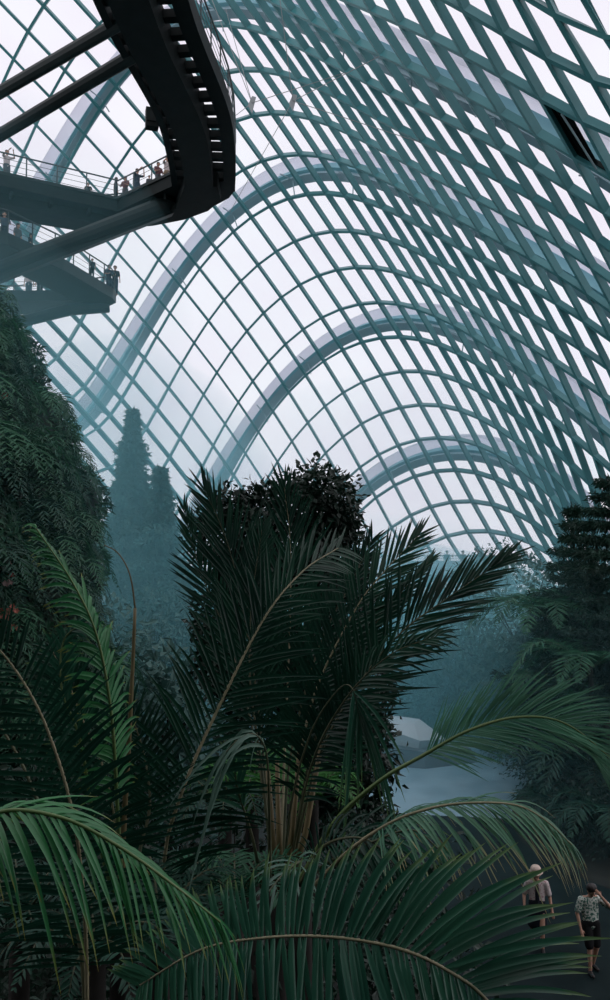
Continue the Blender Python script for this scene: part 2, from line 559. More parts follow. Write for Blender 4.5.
# open roof vent with its louvred flap and actuator rod
va, vb = -7.0, 20.0
c4 = [S(va + da, vb + db) + SN(va + da, vb + db) * (RIB_D - 0.1) for da, db in ((0.04, 0.05), (0.96, 0.05), (0.96, 0.95), (0.04, 0.95))]
t = thing('roof_vent', 'open dark roof vent with louvres and a rod high on the right of the roof', 'vent', c4[0])
o0 = np.array(c4[0])
q = [np.array(c) - o0 for c in c4]
vn = SN(va + 0.5, vb + 0.5)
mb = MB()
for i in range(4):
    mb.beam(q[i], q[(i + 1) % 4], 0.10, 0.22, vn)
mb.build('vent_frame', M['deck'], t)
mb = MB()
for i in range(9):
    f = 0.08 + i * 0.055
    mb.beam(q[0] * (1 - f) + q[3] * f, q[1] * (1 - f) + q[2] * f, 0.16, 0.03, unit(vn + 0.6 * unit(q[3] - q[0])))
mb.build('louvre', M['deck'], t)
mb = MB()
mb.tube([(q[0] + q[3]) * 0.5 - vn * 0.3, (q[1] * 0.4 + q[2] * 0.6) - vn * 0.25], 0.05)
mb.build('actuator_rod', M['arch'], t)

# cables with kite plates hanging under the roof
for (kx, ky, ky_d, ends, lab) in (
        (293, 101, 43, [(-7, 11), (-6, 14), (-4, 13), (-1.4, -0.6)], 'fine steel cables meeting at a pale kite plate under the roof, the right-hand plate'),
        (252, 103, 45, [(-7.5, 7), (-5, 11), (-3, 0), (-5.4, 5.6)], 'fine steel cables meeting at a pale kite plate close to the skywalk edge')):
    p = at(kx, ky, ky_d)
    t = thing('bracing_cable', lab, 'cable', p, group='bracing cables under the roof')
    for (a, b) in ends:
        MB().tube([(0, 0, 0), S(a, b) - p], 0.022, seg=5).build('cable', M['cable'], t)
    e = at(kx, ky + 10, ky_d) - p
    w = at(kx + 4, ky - 6, ky_d) - p
    w2 = at(kx - 4, ky + 2, ky_d) - p
    MB().add([e, w, -e * 0.7, w2, e + [0, .06, 0], w + [0, .06, 0], -e * .7 + [0, .06, 0], w2 + [0, .06, 0]],
             [(0, 1, 2, 3), (7, 6, 5, 4), (0, 4, 5, 1), (1, 5, 6, 2), (2, 6, 7, 3), (3, 7, 4, 0)]).build('kite_plate', M['cable'], t)

# ------------------------------------------------------------------ ground
gx, gy = np.meshgrid(np.linspace(-70, 70, 71), np.linspace(-6, 150, 79), indexing='ij')
gz = np.zeros_like(gx)
idx = np.arange(gx.size).reshape(gx.shape)
F = np.stack([idx[:-1, :-1], idx[1:, :-1], idx[1:, 1:], idx[:-1, 1:]], -1).reshape(-1, 4)
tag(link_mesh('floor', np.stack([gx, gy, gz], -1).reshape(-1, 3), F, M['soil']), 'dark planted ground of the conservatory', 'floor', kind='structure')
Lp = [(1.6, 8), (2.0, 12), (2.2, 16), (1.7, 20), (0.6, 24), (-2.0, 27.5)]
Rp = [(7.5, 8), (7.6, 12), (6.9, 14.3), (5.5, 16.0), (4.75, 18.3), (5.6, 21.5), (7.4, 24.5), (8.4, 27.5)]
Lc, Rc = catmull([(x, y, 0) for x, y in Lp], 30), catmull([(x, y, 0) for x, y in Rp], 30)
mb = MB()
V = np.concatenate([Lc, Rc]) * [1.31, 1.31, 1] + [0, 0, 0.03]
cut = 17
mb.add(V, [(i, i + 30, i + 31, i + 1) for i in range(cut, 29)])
tag(mb.build('path', M['paving']), 'wet blue-grey paved stretch of the path at the bend between the plants', 'path', kind='structure')
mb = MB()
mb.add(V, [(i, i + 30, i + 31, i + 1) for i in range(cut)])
tag(mb.build('path', M['shadedpath']), 'path with tree shade painted in, on which the two walkers come toward the palms', 'path', kind='structure')

# ------------------------------------------------------------------ the skywalks
ZU = EYE + 18.0
up = thing('upper_skywalk', 'dark steel walkway looping overhead with visitors along its railing', 'skywalk', (-5, 40, ZU))
U0 = np.array([-5, 40, ZU])
cl = catmull([(-5.6, 18, 0), (-5.42, 22, 0), (-5.22, 26.5, 0), (-4.60, 32, 0), (-4.72, 36, 0), (-5.0, 39.0, 0)], 44)
tt = frames(cl)
sd = np.stack([tt[:, 1], -tt[:, 0], np.zeros(len(cl))], 1)      # to the right of the way


def strip(o0_, x0, x1, z0, z1, i0=0, i1=None, zbase=0.0):
    """A long bar following the way between side offsets x0, x1 and heights z0, z1."""
    c, s_ = cl[i0:i1], sd[i0:i1]
    V = np.stack([c + s_ * x0 + [0, 0, z0], c + s_ * x1 + [0, 0, z0], c + s_ * x1 + [0, 0, z1], c + s_ * x0 + [0, 0, z1]], 1).reshape(-1, 3)
    V = V + [0, 0, ZU] - o0_
    m = len(c)
    F = [(i * 4 + k, i * 4 + (k + 1) % 4, i * 4 + 4 + (k + 1) % 4, i * 4 + 4 + k) for i in range(m - 1) for k in range(4)] + [(3, 2, 1, 0), tuple((m - 1) * 4 + k for k in range(4))]
    return V, F


mb = MB()
mb.add(*strip(U0, -0.90, 0.42, -0.75, 0.38))
mb.build('box_girder', M['deck'], up)
for x0, x1 in ((-1.62, -1.34), (0.92, 1.50)):
    MB().add(*strip(U0, x0, x1, -0.15, 0.55)).build('edge_beam', M['deck'], up)
for k in range(1, 43, 2):
    for x0, x1 in ((-1.4, -0.85), (0.35, 1.0)):
        a_ = cl[k] + sd[k] * x0 + [0, 0, ZU + 0.12] - U0
        b_ = cl[k] + sd[k] * x1 + [0, 0, ZU + 0.12] - U0
        MB().beam(a_, b_, 0.34, 0.3).build('cross_rib', M['deck'], up)
turn = [(-6.55, 38.6), (-3.42, 38.0), (-3.5, 39.1), (-3.9, 40.0), (-4.8, 41.0), (-6.1, 42.0), (-7.7, 42.9), (-9.8, 43.5), (-12.0, 43.9), (-16.0, 42.0), (-26.0, 36.0), (-26.0, 32.4), (-14.8, 38.7), (-10.0, 41.6)]
mb = MB()
mb.prism([(x - U0[0], y - U0[1]) for x, y in turn], -0.1, 0.5)
mb.build('deck_slab', M['deck'], up)
mb = MB()
inner = [(-5.8, 37.5), (-4.2, 37.5), (-4.2, 39.0), (-5.0, 40.3), (-6.4, 41.4), (-8.2, 42.2), (-10.5, 42.6), (-12.2, 43.0), (-15.6, 41.4), (-26, 35.2), (-26, 33.4), (-14.9, 39.6), (-10.2, 42.4), (-6.6, 40.0)]
mb.prism([(x - U0[0], y - U0[1]) for x, y in inner], -0.65, 0.1)
mb.build('turn_girder', M['deck'], up)
for seg_a, seg_b, n_ in (((-26, 32.4), (-10.0, 41.6), 9), ((-10.0, 41.6), (-6.55, 38.7), 3)):          # joists and edge channel of the approach arm
    sa, sb_ = np.array([*seg_a, ZU]) - U0, np.array([*seg_b, ZU]) - U0
    MB().beam(sa + [0, 0, 0.56], sb_ + [0, 0, 0.56], 0.28, 0.14).build('edge_channel', M['strut'], up)
    dn = unit(np.array([-(sb_ - sa)[1], (sb_ - sa)[0], 0]))
    for k in range(n_):
        p_ = sa + (sb_ - sa) * (k + 0.7) / (n_ + 0.4)
        MB().beam(p_ + dn * 0.25 + [0, 0, -0.22], p_ + dn * 2.0 + [0, 0, -0.22], 0.14, 0.3).build('joist', M['deck'], up)
for px_, py_ in ((27, 211), (41, 214), (62, 212)):
    c_ = at(px_, py_, 42.0)
    MB().tube([c_ - U0 + [0, 0, 0.35], c_ - U0 - [0, 0, 0.1]], 0.2, seg=10).build('downlight', M['strut'], up)
# props back to the planted mountain
for a_, b_, r in (((-6.3, 26.4, 0.0), (-17.0, 34.5, 0.2), 0.24), ((-6.2, 28.2, 0.0), (-17.0, 35.6, -1.0), 0.26)):
    MB().tube([np.array(a_) + [0, 0, ZU] - U0, np.array(b_) + [0, 0, ZU] - U0], r, seg=10).build('tie_tube', M['strut'], up)
A_, B_ = at(205, 190, 41.2), at(-20, 275, 37.0)
mb = MB()
mb.tube([A_ - U0, A_ * 0.5 + B_ * 0.5 - U0, B_ - U0], 0.50, 0.34, 12)
mb.beam(A_ - U0 + [0, 0.2, -0.35], B_ - U0 + [0, 0.2, -0.45], 0.5, 0.35)
mb.build('raking_strut', M['strut'], up)


def railing(parent, o0_, pts, z, h=1.15, step=1.5, wires=4, lean=0.0):
    P = np.asarray([(x, y, z) for x, y in pts], float) - o0_
    d = np.concatenate([[0], np.cumsum(np.linalg.norm(np.diff(P, axis=0), axis=1))])
    n = max(2, int(d[-1] / step) + 1)
    s_ = np.linspace(0, d[-1], n)
    Q = np.stack([np.interp(s_, d, P[:, j]) for j in range(3)], 1)
    mb = MB()
    mb.tube(P + [0, 0, h], 0.04)
    mb.build('handrail', M['rail'], parent)
    mb = MB()
    for k in range(1, wires):
        mb.tube(P + [0, 0, h * k / wires], 0.014, seg=4)
    mb.build('rail_wires', M['rail'], parent)
    for p in Q:
        MB().beam(p, p + [0, 0, h], 0.05, 0.07, (0, 1, 0)).build('rail_post', M['rail'], parent)


railing(up, U0, [tuple((c + s_ * 1.48)[:2]) for c, s_ in zip(cl[::4], sd[::4])] + [(-3.6, 39.1), (-4.0, 40.0), (-4.9, 40.9), (-6.1, 41.9), (-7.8, 42.8), (-12.0, 43.7), (-16, 41.8), (-26, 35.8)], ZU + 0.5)
railing(up, U0, [tuple((c - s_ * 1.54)[:2]) for c, s_ in zip(cl[::4], sd[::4])], ZU + 0.5)
railing(up, U0, [(-6.7, 38.85), (-10.0, 41.75), (-14.8, 38.85), (-26, 32.6)], ZU + 0.5)
fl = thing('floodlight', 'dark floodlight clamped to the inner edge of the upper skywalk', 'light', at(152, 119, 33.6))
MB().box((0, 0, 0), (0.55, 0.4, 0.85), 0.3).box((0.0, -0.22, 0.05), (0.42, 0.06, 0.5), 0.3).build('lamp_housing', M['deck'], fl)
MB().tube([(0.1, 0, 0.3), (0.75, 0.1, 0.55)], 0.05).tube([(0.1, 0, -0.2), (0.75, 0.1, 0.3)], 0.05).build('bracket', M['strut'], fl)

ZL = EYE + 14.5
lo = thing('lower_skywalk', 'lower steel walkway doubling back beside the planted mountain, hazy with visitors', 'skywalk', (-12, 44, ZL))
L0_ = np.array([-12, 44, ZL])
hair_pin = [(-24, 29.5), (-14.0, 36.9), (-12.4, 40.3), (-11.0, 45.0), (-11.0, 45.8), (-11.6, 46.5), (-12.6, 46.9), (-17.5, 48.2), (-26, 48.4), (-26, 45.6), (-16.3, 45.4), (-13.4, 45.3), (-14.9, 41.0), (-16.5, 39.4), (-26, 32.5)]
mb = MB()
mb.prism([(x - L0_[0], y - L0_[1]) for x, y in hair_pin], -0.25, 0.35)
mb.build('deck_slab', M['strut'], lo)
mb = MB()
mb.tube([at(108, 300, 46.4) - L0_ + [0, 0, -0.3], at(70, 309, 45.6) - L0_, at(-20, 332, 44.5) - L0_], 0.45, 0.3, 10)
mb.build('raking_strut', M['strut'], lo)
railing(lo, L0_, [(-24, 29.8), (-14.1, 37.1), (-12.5, 40.3), (-11.1, 45.0), (-11.1, 45.8), (-11.7, 46.4), (-12.6, 46.7), (-17.5, 48.0), (-26, 48.2)], ZL + 0.35)
railing(lo, L0_, [(-26, 45.8), (-13.2, 45.5), (-14.8, 41.1), (-16.4, 39.6), (-25, 33.2)], ZL + 0.35)

# far balcony across the garden
bal = thing('viewing_balcony', 'hazy railed balcony with visitors at the far end of the garden', 'balcony', (10.6, 58, 0))
zb = EYE - 1.9
mb = MB()
mb.prism([(-5.0, -1.5), (3.6, -2.0), (3.6, 1.4), (-5.0, 1.6)], zb - 0.5, zb)
mb.build('balcony_slab', M['dconcrete'], bal)
mb = MB()
pass
for cx in (-4.2, -0.7, 2.8):
    MB().tube([(cx, 0, 0), (cx, 0, zb - 0.5)], 0.22, seg=10).build('column', M['dconcrete'], bal)
mb = MB()
mb.beam((-5.0, -1.4, zb + 0.5), (3.6, -1.95, zb + 0.5), 0.08, 1.0)
mb.build('parapet', M['concrete'], bal)
railing(bal, np.array([10.6, 58, 0]), [(5.6, 56.6), (14.2, 56.05)], zb + 1.0, 0.35, 1.4, 2)

# faceted pale planter and its grey wall beside the path
p0 = at(414, 742, 32.6)
p0[2] = 0
pl = thing('faceted_planter', 'pale faceted planter block standing at the far bend of the path', 'planter', p0)
k = [(-1.15, 0.2, 1.02), (0.1, -0.5, 0.72), (1.0, 0.1, 0.62), (0.35, 1.2, 1.0), (-0.9, 1.3, 1.15), (0.05, 0.35, 1.05)]
b6 = [(-1.1, 0.3, 0), (0.1, -0.35, 0), (0.95, 0.15, 0), (0.35, 1.2, 0), (-0.9, 1.3, 0)]
MB().add(k + b6, [(0, 1, 5), (1, 2, 5), (2, 3, 5), (3, 4, 5), (4, 0, 5), (6, 7, 1, 0), (7, 8, 2, 1), (8, 9, 3, 2), (9, 10, 4, 3), (10, 6, 0, 4)]).build('faceted_top', M['concrete'], pl)
MB().add([(-1.5, -0.5, 0), (0.2, -1.0, 0), (1.9, -0.3, 0), (1.7, 0.2, 0), (-1.4, 0.3, 0), (-1.4, -0.3, 0.55), (0.2, -0.75, 0.45), (1.7, -0.15, 0.4), (1.6, 0.2, 0.4), (-1.3, 0.3, 0.55)],
         [(0, 1, 6, 5), (1, 2, 7, 6), (2, 3, 8, 7), (3, 4, 9, 8), (4, 0, 5, 9), (5, 6, 7, 8, 9)]).build('planter_wall', M['dconcrete'], pl)

pl.scale = (1.31, 1.31, 1.31)

# the planted mountain on the left
MC = np.array([-13.5, 17.0])


def mrad(z):
    return np.interp(z - EYE, [-6.5, -3, 0, 2, 4.4, 5.7, 7.2, 9.0], [9.1, 8.8, 8.45, 8.1, 7.0, 6.1, 4.5, 2.0])


def msurf(phi, z):
    r = mrad(z) + 0.35 * np.sin(phi * 7 + z * 1.3) + 0.25 * np.sin(phi * 13 - z * 2.1)
    return np.stack([MC[0] + r * np.cos(phi), MC[1] + r * np.sin(phi), z], -1)


ph, zz = np.meshgrid(np.linspace(0, 2 * math.pi, 97)[:-1], np.linspace(-0.2, EYE + 9.0, 60), indexing='ij')
V = msurf(ph, zz).reshape(-1, 3)
ii = np.arange(ph.size).reshape(ph.shape)
i2 = np.roll(ii, -1, 0)
F = np.stack([ii[:, :-1], i2[:, :-1], i2[:, 1:], ii[:, 1:]], -1).reshape(-1, 4).tolist() + [ii[:, -1].tolist()]
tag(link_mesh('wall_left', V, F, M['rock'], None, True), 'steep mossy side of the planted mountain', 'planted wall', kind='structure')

# unseen cliff behind the viewer, added and sized to shut out sky light there
bx, bz = np.meshgrid(np.linspace(-34, 24, 59), np.linspace(-0.3, 36, 48), indexing='ij')
by = -4.5 - 0.09 * bz + 0.5 * np.sin(bx * 0.9 + bz * 0.6) + 0.35 * np.sin(bx * 2.1 - bz * 1.1) - 0.012 * (bx + 4) ** 2 * 0.3
ii = np.arange(bx.size).reshape(bx.shape)
F = np.stack([ii[:-1, :-1], ii[1:, :-1], ii[1:, 1:], ii[:-1, 1:]], -1).reshape(-1, 4)
tag(link_mesh('sky_blocker_wall', np.stack([bx, by, bz], -1).reshape(-1, 3), F, M['rock'], None, True), 'unseen cliff of the planted mountain behind the viewer, added to shut out sky', 'planted wall', kind='structure')


# ------------------------------------------------------------------ people
def capsule(mb, a, b, ra, rb, seg=12, sx=1.0, sy=1.0):
    """Tapered limb with round ends; sx, sy widen it across X and Y."""
    a, b = np.asarray(a, float), np.asarray(b, float)
    t = unit(b - a)
    ref = np.array([1.0, 0, 0]) if abs(t[0]) < 0.9 else np.array([0, 1.0, 0])
    u = unit(np.cross(t, ref))
    v = np.cross(t, u)
    rings = []
    for th in (-75, -45, -15):
        r = math.radians(th)
        rings.append((a + t * ra * math.sin(r), ra * math.cos(r)))
    for th in (15, 45, 75):
        r = math.radians(th)
        rings.append((b + t * rb * math.sin(r), rb * math.cos(r)))
    V = [a - t * ra]
    for p, r in rings:
        for k in range(seg):
            o = 2 * math.pi * k / seg
            d = (u * math.cos(o) + v * math.sin(o)) * r
            V.append(p + d * np.array([sx, sy, 1]))
    V.append(b + t * rb)
    F = [(0, 1 + (k + 1) % seg, 1 + k) for k in range(seg)]
    for i in range(len(rings) - 1):
        F += [(1 + i * seg + k, 1 + i * seg + (k + 1) % seg, 1 + (i + 1) * seg + (k + 1) % seg, 1 + (i + 1) * seg + k) for k in range(seg)]
    e = 1 + (len(rings) - 1) * seg
    F += [(e + k, e + (k + 1) % seg, len(V) - 1) for k in range(seg)]
    mb.add(V, F)


def fuse(mb, name, mat, parent, voxel, smooth=4):
    o = mb.build(name, mat, parent, True)
    r = o.modifiers.new('fuse', 'REMESH')
    r.mode = 'VOXEL'
    r.voxel_size = voxel
    r.use_smooth_shade = True
    s = o.modifiers.new('soften', 'SMOOTH')
    s.iterations = smooth
    s.factor = 0.5
    return o


POSES = {
    'stand': dict(L=((0.10, 0.0), (0.11, 0.02)), R=((-0.10, -0.02), (-0.11, 0.0)), aL=((0.25, 0.02, 1.10), (0.27, -0.06, 0.85)), aR=((-0.25, 0.03, 1.10), (-0.26, -0.05, 0.86))),
    'walk': dict(L=((0.10, -0.20), (0.10, -0.22)), R=((-0.09, 0.02), (-0.10, 0.32)), aL=((0.25, 0.10, 1.12), (0.28, 0.06, 0.88)), aR=((-0.25, -0.06, 1.12), (-0.26, -0.20, 0.90))),
    'rail': dict(L=((0.10, 0.0), (0.11, 0.05)), R=((-0.10, -0.02), (-0.11, 0.0)), aL=((0.27, -0.06, 1.12), (0.20, -0.32, 1.10)), aR=((-0.27, -0.06, 1.12), (-0.2, -0.32, 1.10))),
    'photo': dict(L=((0.11, 0.0), (0.13, 0.04)), R=((-0.11, -0.02), (-0.13, 0.0)), aL=((0.30, -0.20, 1.36), (0.14, -0.36, 1.58)), aR=((-0.30, -0.20, 1.36), (-0.10, -0.36, 1.60))),
    'shade': dict(L=((0.09, -0.06), (0.08, 0.10)), R=((-0.09, -0.12), (-0.10, -0.14)), aL=((0.38, -0.13, 1.24), (0.13, -0.19, 1.52)), aR=((-0.27, 0.03, 1.12), (-0.25, -0.08, 0.86))),
    'stroll': dict(L=((0.10, -0.14), (0.10, -0.16)), R=((-0.09, 0.0), (-0.09, 0.18)), aL=((0.27, 0.02, 1.10), (0.31, -0.10, 0.87)), aR=((-0.27, 0.02, 1.10), (-0.27, -0.12, 0.90))),
}


def person(label, loc, rz, pose='stand', scale=1.0, shirt=None, legs=None, hat=None, long_sleeve=False, shorts=False, skirt=False, long_hair=False, fine=False, bag=None, head_turn=(0, 0), vest=None, group=None):
    t = thing('person', label, 'person', loc, rz, group)
    t.scale = (scale,) * 3
    P = POSES[pose]
    vox = 0.009 if fine else 0.02
    hx, hy = head_turn
    hc = np.array([0.02 * hx, -0.02 - 0.035 * hy, 1.60 - 0.02 * hy])       # head centre
    fd = unit([0.7 * hx, -1.0, -0.55 * hy])                                  # face direction
    fs = unit(np.cross(fd, [0, 0, 1]))
    fu = np.cross(fs, fd)
    b = MB()
    capsule(b, (0, 0.015, 0.98), (0, 0.02, 1.15), 0.125, 0.12, 14, 1.2, 0.85)
    capsule(b, (0, 0.02, 1.15), (0, 0.02, 1.34), 0.125, 0.125, 14, 1.3, 0.8)
    capsule(b, (-0.13, 0.02, 1.40), (0.13, 0.02, 1.40), 0.062, 0.062)
    capsule(b, (0, 0.02, 1.40), hc + fu * -0.05, 0.056, 0.05)
    capsule(b, hc + fu * 0.035 - fd * 0.012, hc - fu * 0.015, 0.092, 0.082)
    capsule(b, hc - fu * 0.03 + fd * 0.015, hc - fu * 0.075 + fd * 0.05, 0.066, 0.036)
    capsule(b, hc + fd * 0.088 + fu * 0.01, hc + fd * 0.108 - fu * 0.022, 0.010, 0.015, 8)             # nose
    capsule(b, hc + fd * 0.083 - fu * 0.055 - fs * 0.014, hc + fd * 0.083 - fu * 0.055 + fs * 0.014, 0.009, 0.009, 8)
    for s in (-1, 1):
        capsule(b, hc + fs * s * 0.088 + fu * 0.012, hc + fs * s * 0.092 - fu * 0.022, 0.014, 0.010, 8)   # ears
    c = MB()
    sh, tr, so = MB(), MB(), MB()
    capsule(sh, (0, 0.015, 0.86 if vest is not None else 0.93), (0, 0.02, 1.15), 0.155 if vest is not None else 0.142, 0.14, 14, 1.22, 0.9)
    capsule(sh, (0, 0.02, 1.15), (0, 0.02, 1.33), 0.143, 0.138, 14, 1.3, 0.85)
    capsule(sh, (-0.14, 0.02, 1.385), (0.14, 0.02, 1.385), 0.075, 0.075)
    if skirt:
        capsule(tr, (0, 0.01, 0.98), (0, 0.02, 0.55), 0.15, 0.19, 16, 1.2, 0.95)
    else:
        capsule(tr, (-0.03, 0.015, 0.95), (0.03, 0.015, 0.95), 0.14, 0.14, 14, 1.0, 0.95)
    for s, (kn, an), (el, wr) in ((1, P['L'], P['aL']), (-1, P['R'], P['aR'])):
        hip, knee, ank = np.array([s * 0.09, 0.01, 0.90]), np.array([kn[0], kn[1], 0.49]), np.array([an[0], an[1], 0.09])
        if an[1] > 0.15:
            ank[2] = 0.14
        el, wr = np.array(el), np.array(wr)
        shd = np.array([s * 0.19, 0.02, 1.38])
        capsule(b, hip, knee, 0.088, 0.056)
        capsule(b, knee, ank, 0.055, 0.036)
        capsule(b, knee + (ank - knee) * 0.15 + [0, 0.012, 0], knee + (ank - knee) * 0.5, 0.052, 0.046)
        capsule(b, ank + [0, 0.03, -0.05], ank + [s * 0.02, -0.15, -0.065], 0.036, 0.026)
        capsule(b, shd, el, 0.055, 0.040)
        capsule(b, el, wr, 0.041, 0.027)
        d = unit(wr - el)
        hand_side = unit(np.cross(d, [0, 1, 0.2])) * s
        pn = unit(np.cross(hand_side, d))
        palm = wr + d * 0.055
        capsule(b, wr + d * 0.01, palm + d * 0.02, 0.027, 0.034, 8)
        for j in range(4):
            f0 = palm + d * 0.035 + hand_side * (-0.027 + 0.018 * j)
            ln = (0.068, 0.078, 0.074, 0.058)[j]
            f1 = f0 + d * ln * 0.55 + pn * 0.006
            f2 = f1 + d * ln * 0.42 + pn * 0.022
            capsule(b, f0, f1, 0.0095, 0.009, 6)
            capsule(b, f1, f2, 0.009, 0.0075, 6)
        th0 = wr + d * 0.035 - hand_side * 0.028
        th1 = th0 - hand_side * 0.026 + d * 0.030 + pn * 0.010
        capsule(b, th0, th1, 0.012, 0.0105, 6)
        capsule(b, th1, th1 + d * 0.03, 0.0105, 0.008, 6)
        capsule(sh, shd, shd + (el - shd) * 0.75, 0.075, 0.068)
        if long_sleeve:
            capsule(sh, shd, el, 0.07, 0.058)
            capsule(sh, el, wr, 0.058, 0.044)
        if not skirt:
            capsule(tr, hip, knee + (hip - knee) * 0.12 if shorts else knee, 0.115, 0.088)
            if not shorts:
                capsule(tr, knee, ank + [0, 0, 0.05], 0.088, 0.062)
        capsule(so, ank + [0, 0.035, -0.045], ank + [s * 0.02, -0.16, -0.055], 0.046, 0.036)
    fuse(b, 'body', M['skin'], t, vox, 3)
    fuse(sh, 'shirt', shirt, t, vox * 1.6)
    fuse(tr, 'skirt' if skirt else ('shorts' if shorts else 'trousers'), legs, t, vox * 1.6)
    fuse(so, 'shoes', M['hair'], t, vox * 1.4)
    h = MB()
    top = hc + fu * 0.045 - fd * 0.022
    capsule(h, top - fs * 0.012, top + fs * 0.012, 0.100, 0.100)
    if long_hair:
        capsule(h, top - fd * 0.03, hc - fd * 0.07 - fu * 0.2, 0.085, 0.06)
    else:
        capsule(h, top - fd * 0.02, hc - fd * 0.045 - fu * 0.03, 0.082, 0.068)
    fuse(h, 'hair', M['hair'], t, vox * 1.3)
    if hat is not None:
        hm = MB()
        cen = hc + fu * 0.085
        prof = [(0.155, -0.035), (0.112, -0.01), (0.112, 0.05), (0.09, 0.085), (0.03, 0.10)]
        V, F = [], []
        for r, z in prof:
            for k in range(20):
                o = 2 * math.pi * k / 20
                V.append(cen + fs * r * math.cos(o) + fd * r * math.sin(o) + fu * z)
        for i in range(4):
            F += [(i * 20 + k, i * 20 + (k + 1) % 20, i * 20 + 20 + (k + 1) % 20, i * 20 + 20 + k) for k in range(20)]
        F.append([80 + k for k in range(20)])
        hm.add(V, F).build('hat', hat, t, True)
    if vest is not None:
        vm = MB()
        capsule(vm, (0.01, -0.085, 0.93), (0.0, -0.075, 1.37), 0.07, 0.055, 12, 0.8, 1.0)
        fuse(vm, 'inner_top', vest, t, vox * 1.6)
    if bag is not None:
        gm = MB()
        capsule(gm, (0.0, 0.20, 1.02), (0.0, 0.19, 1.30), 0.12, 0.11, 12, 1.2, 0.7)
        fuse(gm, 'backpack', bag, t, vox * 1.6)
    return t


CL = dict(
    white=cloth('white_cloth', (0.62, 0.56, 0.55), (0.70, 0.62, 0.62)),
    floral=cloth('floral_shirt_cloth', (0.05, 0.16, 0.12), (0.62, 0.66, 0.60), 26, 0.46, 0.52),
    print=cloth('printed_pale_cloth', (0.66, 0.58, 0.56), (0.42, 0.22, 0.24), 22, 0.56, 0.62),
    black=cloth('black_cloth', (0.008, 0.009, 0.010)),
    navy=cloth('navy_cloth', (0.012, 0.016, 0.024)),
    grey=cloth('grey_cloth', (0.10, 0.12, 0.13)),
    slate=cloth('slate_blue_cloth', (0.05, 0.08, 0.11)),
    tan=cloth('tan_cloth', (0.26, 0.20, 0.14)),
    rose=cloth('rose_cloth', (0.16, 0.08, 0.09)),
    cream=cloth('cream_hat_cloth', (0.55, 0.45, 0.38)),
)


def on_floor(px, y):
    p = at(px, 548, y)
    p[2] = 0.035
    return p


person('person in a pale hat, white open overshirt and dark skirt, walking on the shaded path', on_floor(531, 17.5), -0.25, 'stroll', 0.97, CL['print'], CL['navy'], CL['cream'], skirt=True, fine=True, head_turn=(-0.5, 0.4), vest=CL['navy'])
person('person in a green floral shirt and black shorts with one hand raised to the face', on_floor(583, 16.6), 0.12, 'shade', 1.0, CL['floral'], CL['black'], shorts=True, fine=True, head_turn=(0.3, 0.9))

UPPER = [  # px, depth, pose, scale, shirt, legs, facing, label, extras
    (6, 39.6, 'photo', 1.0, 'white', 'grey', 0.9, 'person in a white shirt taking a photo at the left edge of the upper skywalk', {}),
    (88, 42.2, 'rail', 0.72, 'black', 'black', 0.2, 'small dark-clothed child with a pale bag on the upper skywalk, alone beside the railing', {'bag': 'white'}),
    (116, 42.6, 'stand', 1.0, 'navy', 'navy', 1.9, 'tall person in dark clothes where the upper skywalk railing bends', {'long_sleeve': True}),
    (125, 42.2, 'rail', 0.93, 'rose', 'grey', -0.4, 'person in a rose top standing close behind the tall dark figure on the upper skywalk', {'long_hair': True}),
    (137, 41.6, 'photo', 1.0, 'slate', 'slate', 0.9, 'person in slate blue with a backpack lifting a camera on the upper skywalk', {'bag': 'black'}),
    (149, 41.0, 'stand', 0.62, 'grey', 'navy', 0.0, 'small child between two adults near the turn of the upper skywalk', {}),
    (158, 40.6, 'rail', 0.92, 'rose', 'grey', 0.8, 'person with long dark hair at the upper skywalk railing, beside the figure with raised arms', {'long_hair': True}),
    (167, 40.4, 'photo', 1.03, 'white', 'tan', 0.7, 'person in a pale shirt with raised arms by the turn of the upper skywalk', {}),
]
for px, y, ps, sc, a, b, rz, lab, kw in UPPER:
    p = at(px, 200, y)
    p[2] = ZU + 0.5
    if 'bag' in kw:
        kw['bag'] = CL[kw['bag']]
    person(lab, p, rz, ps, sc, CL[a], CL[b], group='visitors on the upper skywalk', **kw)
LOWER = [
    (3, 38.6, 'rail', 1.0, 'slate', 'navy', 0.4, 'hazy person at the railing of the lower skywalk, nearest the left edge', {}),
    (17, 40.0, 'stand', 1.0, 'grey', 'slate', 1.2, 'hazy long-haired person on the lower skywalk under the upper one', {'long_hair': True}),
    (30, 41.2, 'walk', 0.98, 'navy', 'grey', 1.6, 'hazy person in navy walking on the lower skywalk', {}),
    (44, 42.6, 'rail', 1.0, 'slate', 'grey', 0.5, 'hazy person just above the raking strut on the lower skywalk', {}),
    (29, 47.0, 'stand', 1.0, 'print', 'slate', 0.2, 'hazy person in a pale printed top on the far arm of the lower skywalk', {}),
    (40, 46.9, 'stand', 1.02, 'slate', 'navy', -0.3, 'hazy dark figure on the far arm of the lower skywalk', {'bag': 'grey'}),
    (57, 46.8, 'walk', 0.95, 'grey', 'grey', 1.4, 'hazy person near the inner corner of the lower skywalk', {}),
    (92, 43.4, 'stand', 0.66, 'slate', 'navy', 0.0, 'hazy child halfway along the lower skywalk railing', {}),
    (109, 46.0, 'rail', 1.0, 'slate', 'slate', 0.8, 'hazy person at the tip of the lower skywalk, the inner of the pair', {}),
    (115, 46.3, 'stand', 1.03, 'navy', 'slate', 0.4, 'hazy person at the tip of the lower skywalk, the outer of the pair', {}),
]
for px, y, ps, sc, a, b, rz, lab, kw in LOWER:
    p = at(px, 280, y)
    p[2] = ZL + 0.35
    if 'bag' in kw:
        kw['bag'] = CL[kw['bag']]
    person(lab, p, rz, ps, sc, CL[a], CL[b], group='visitors on the lower skywalk', **kw)
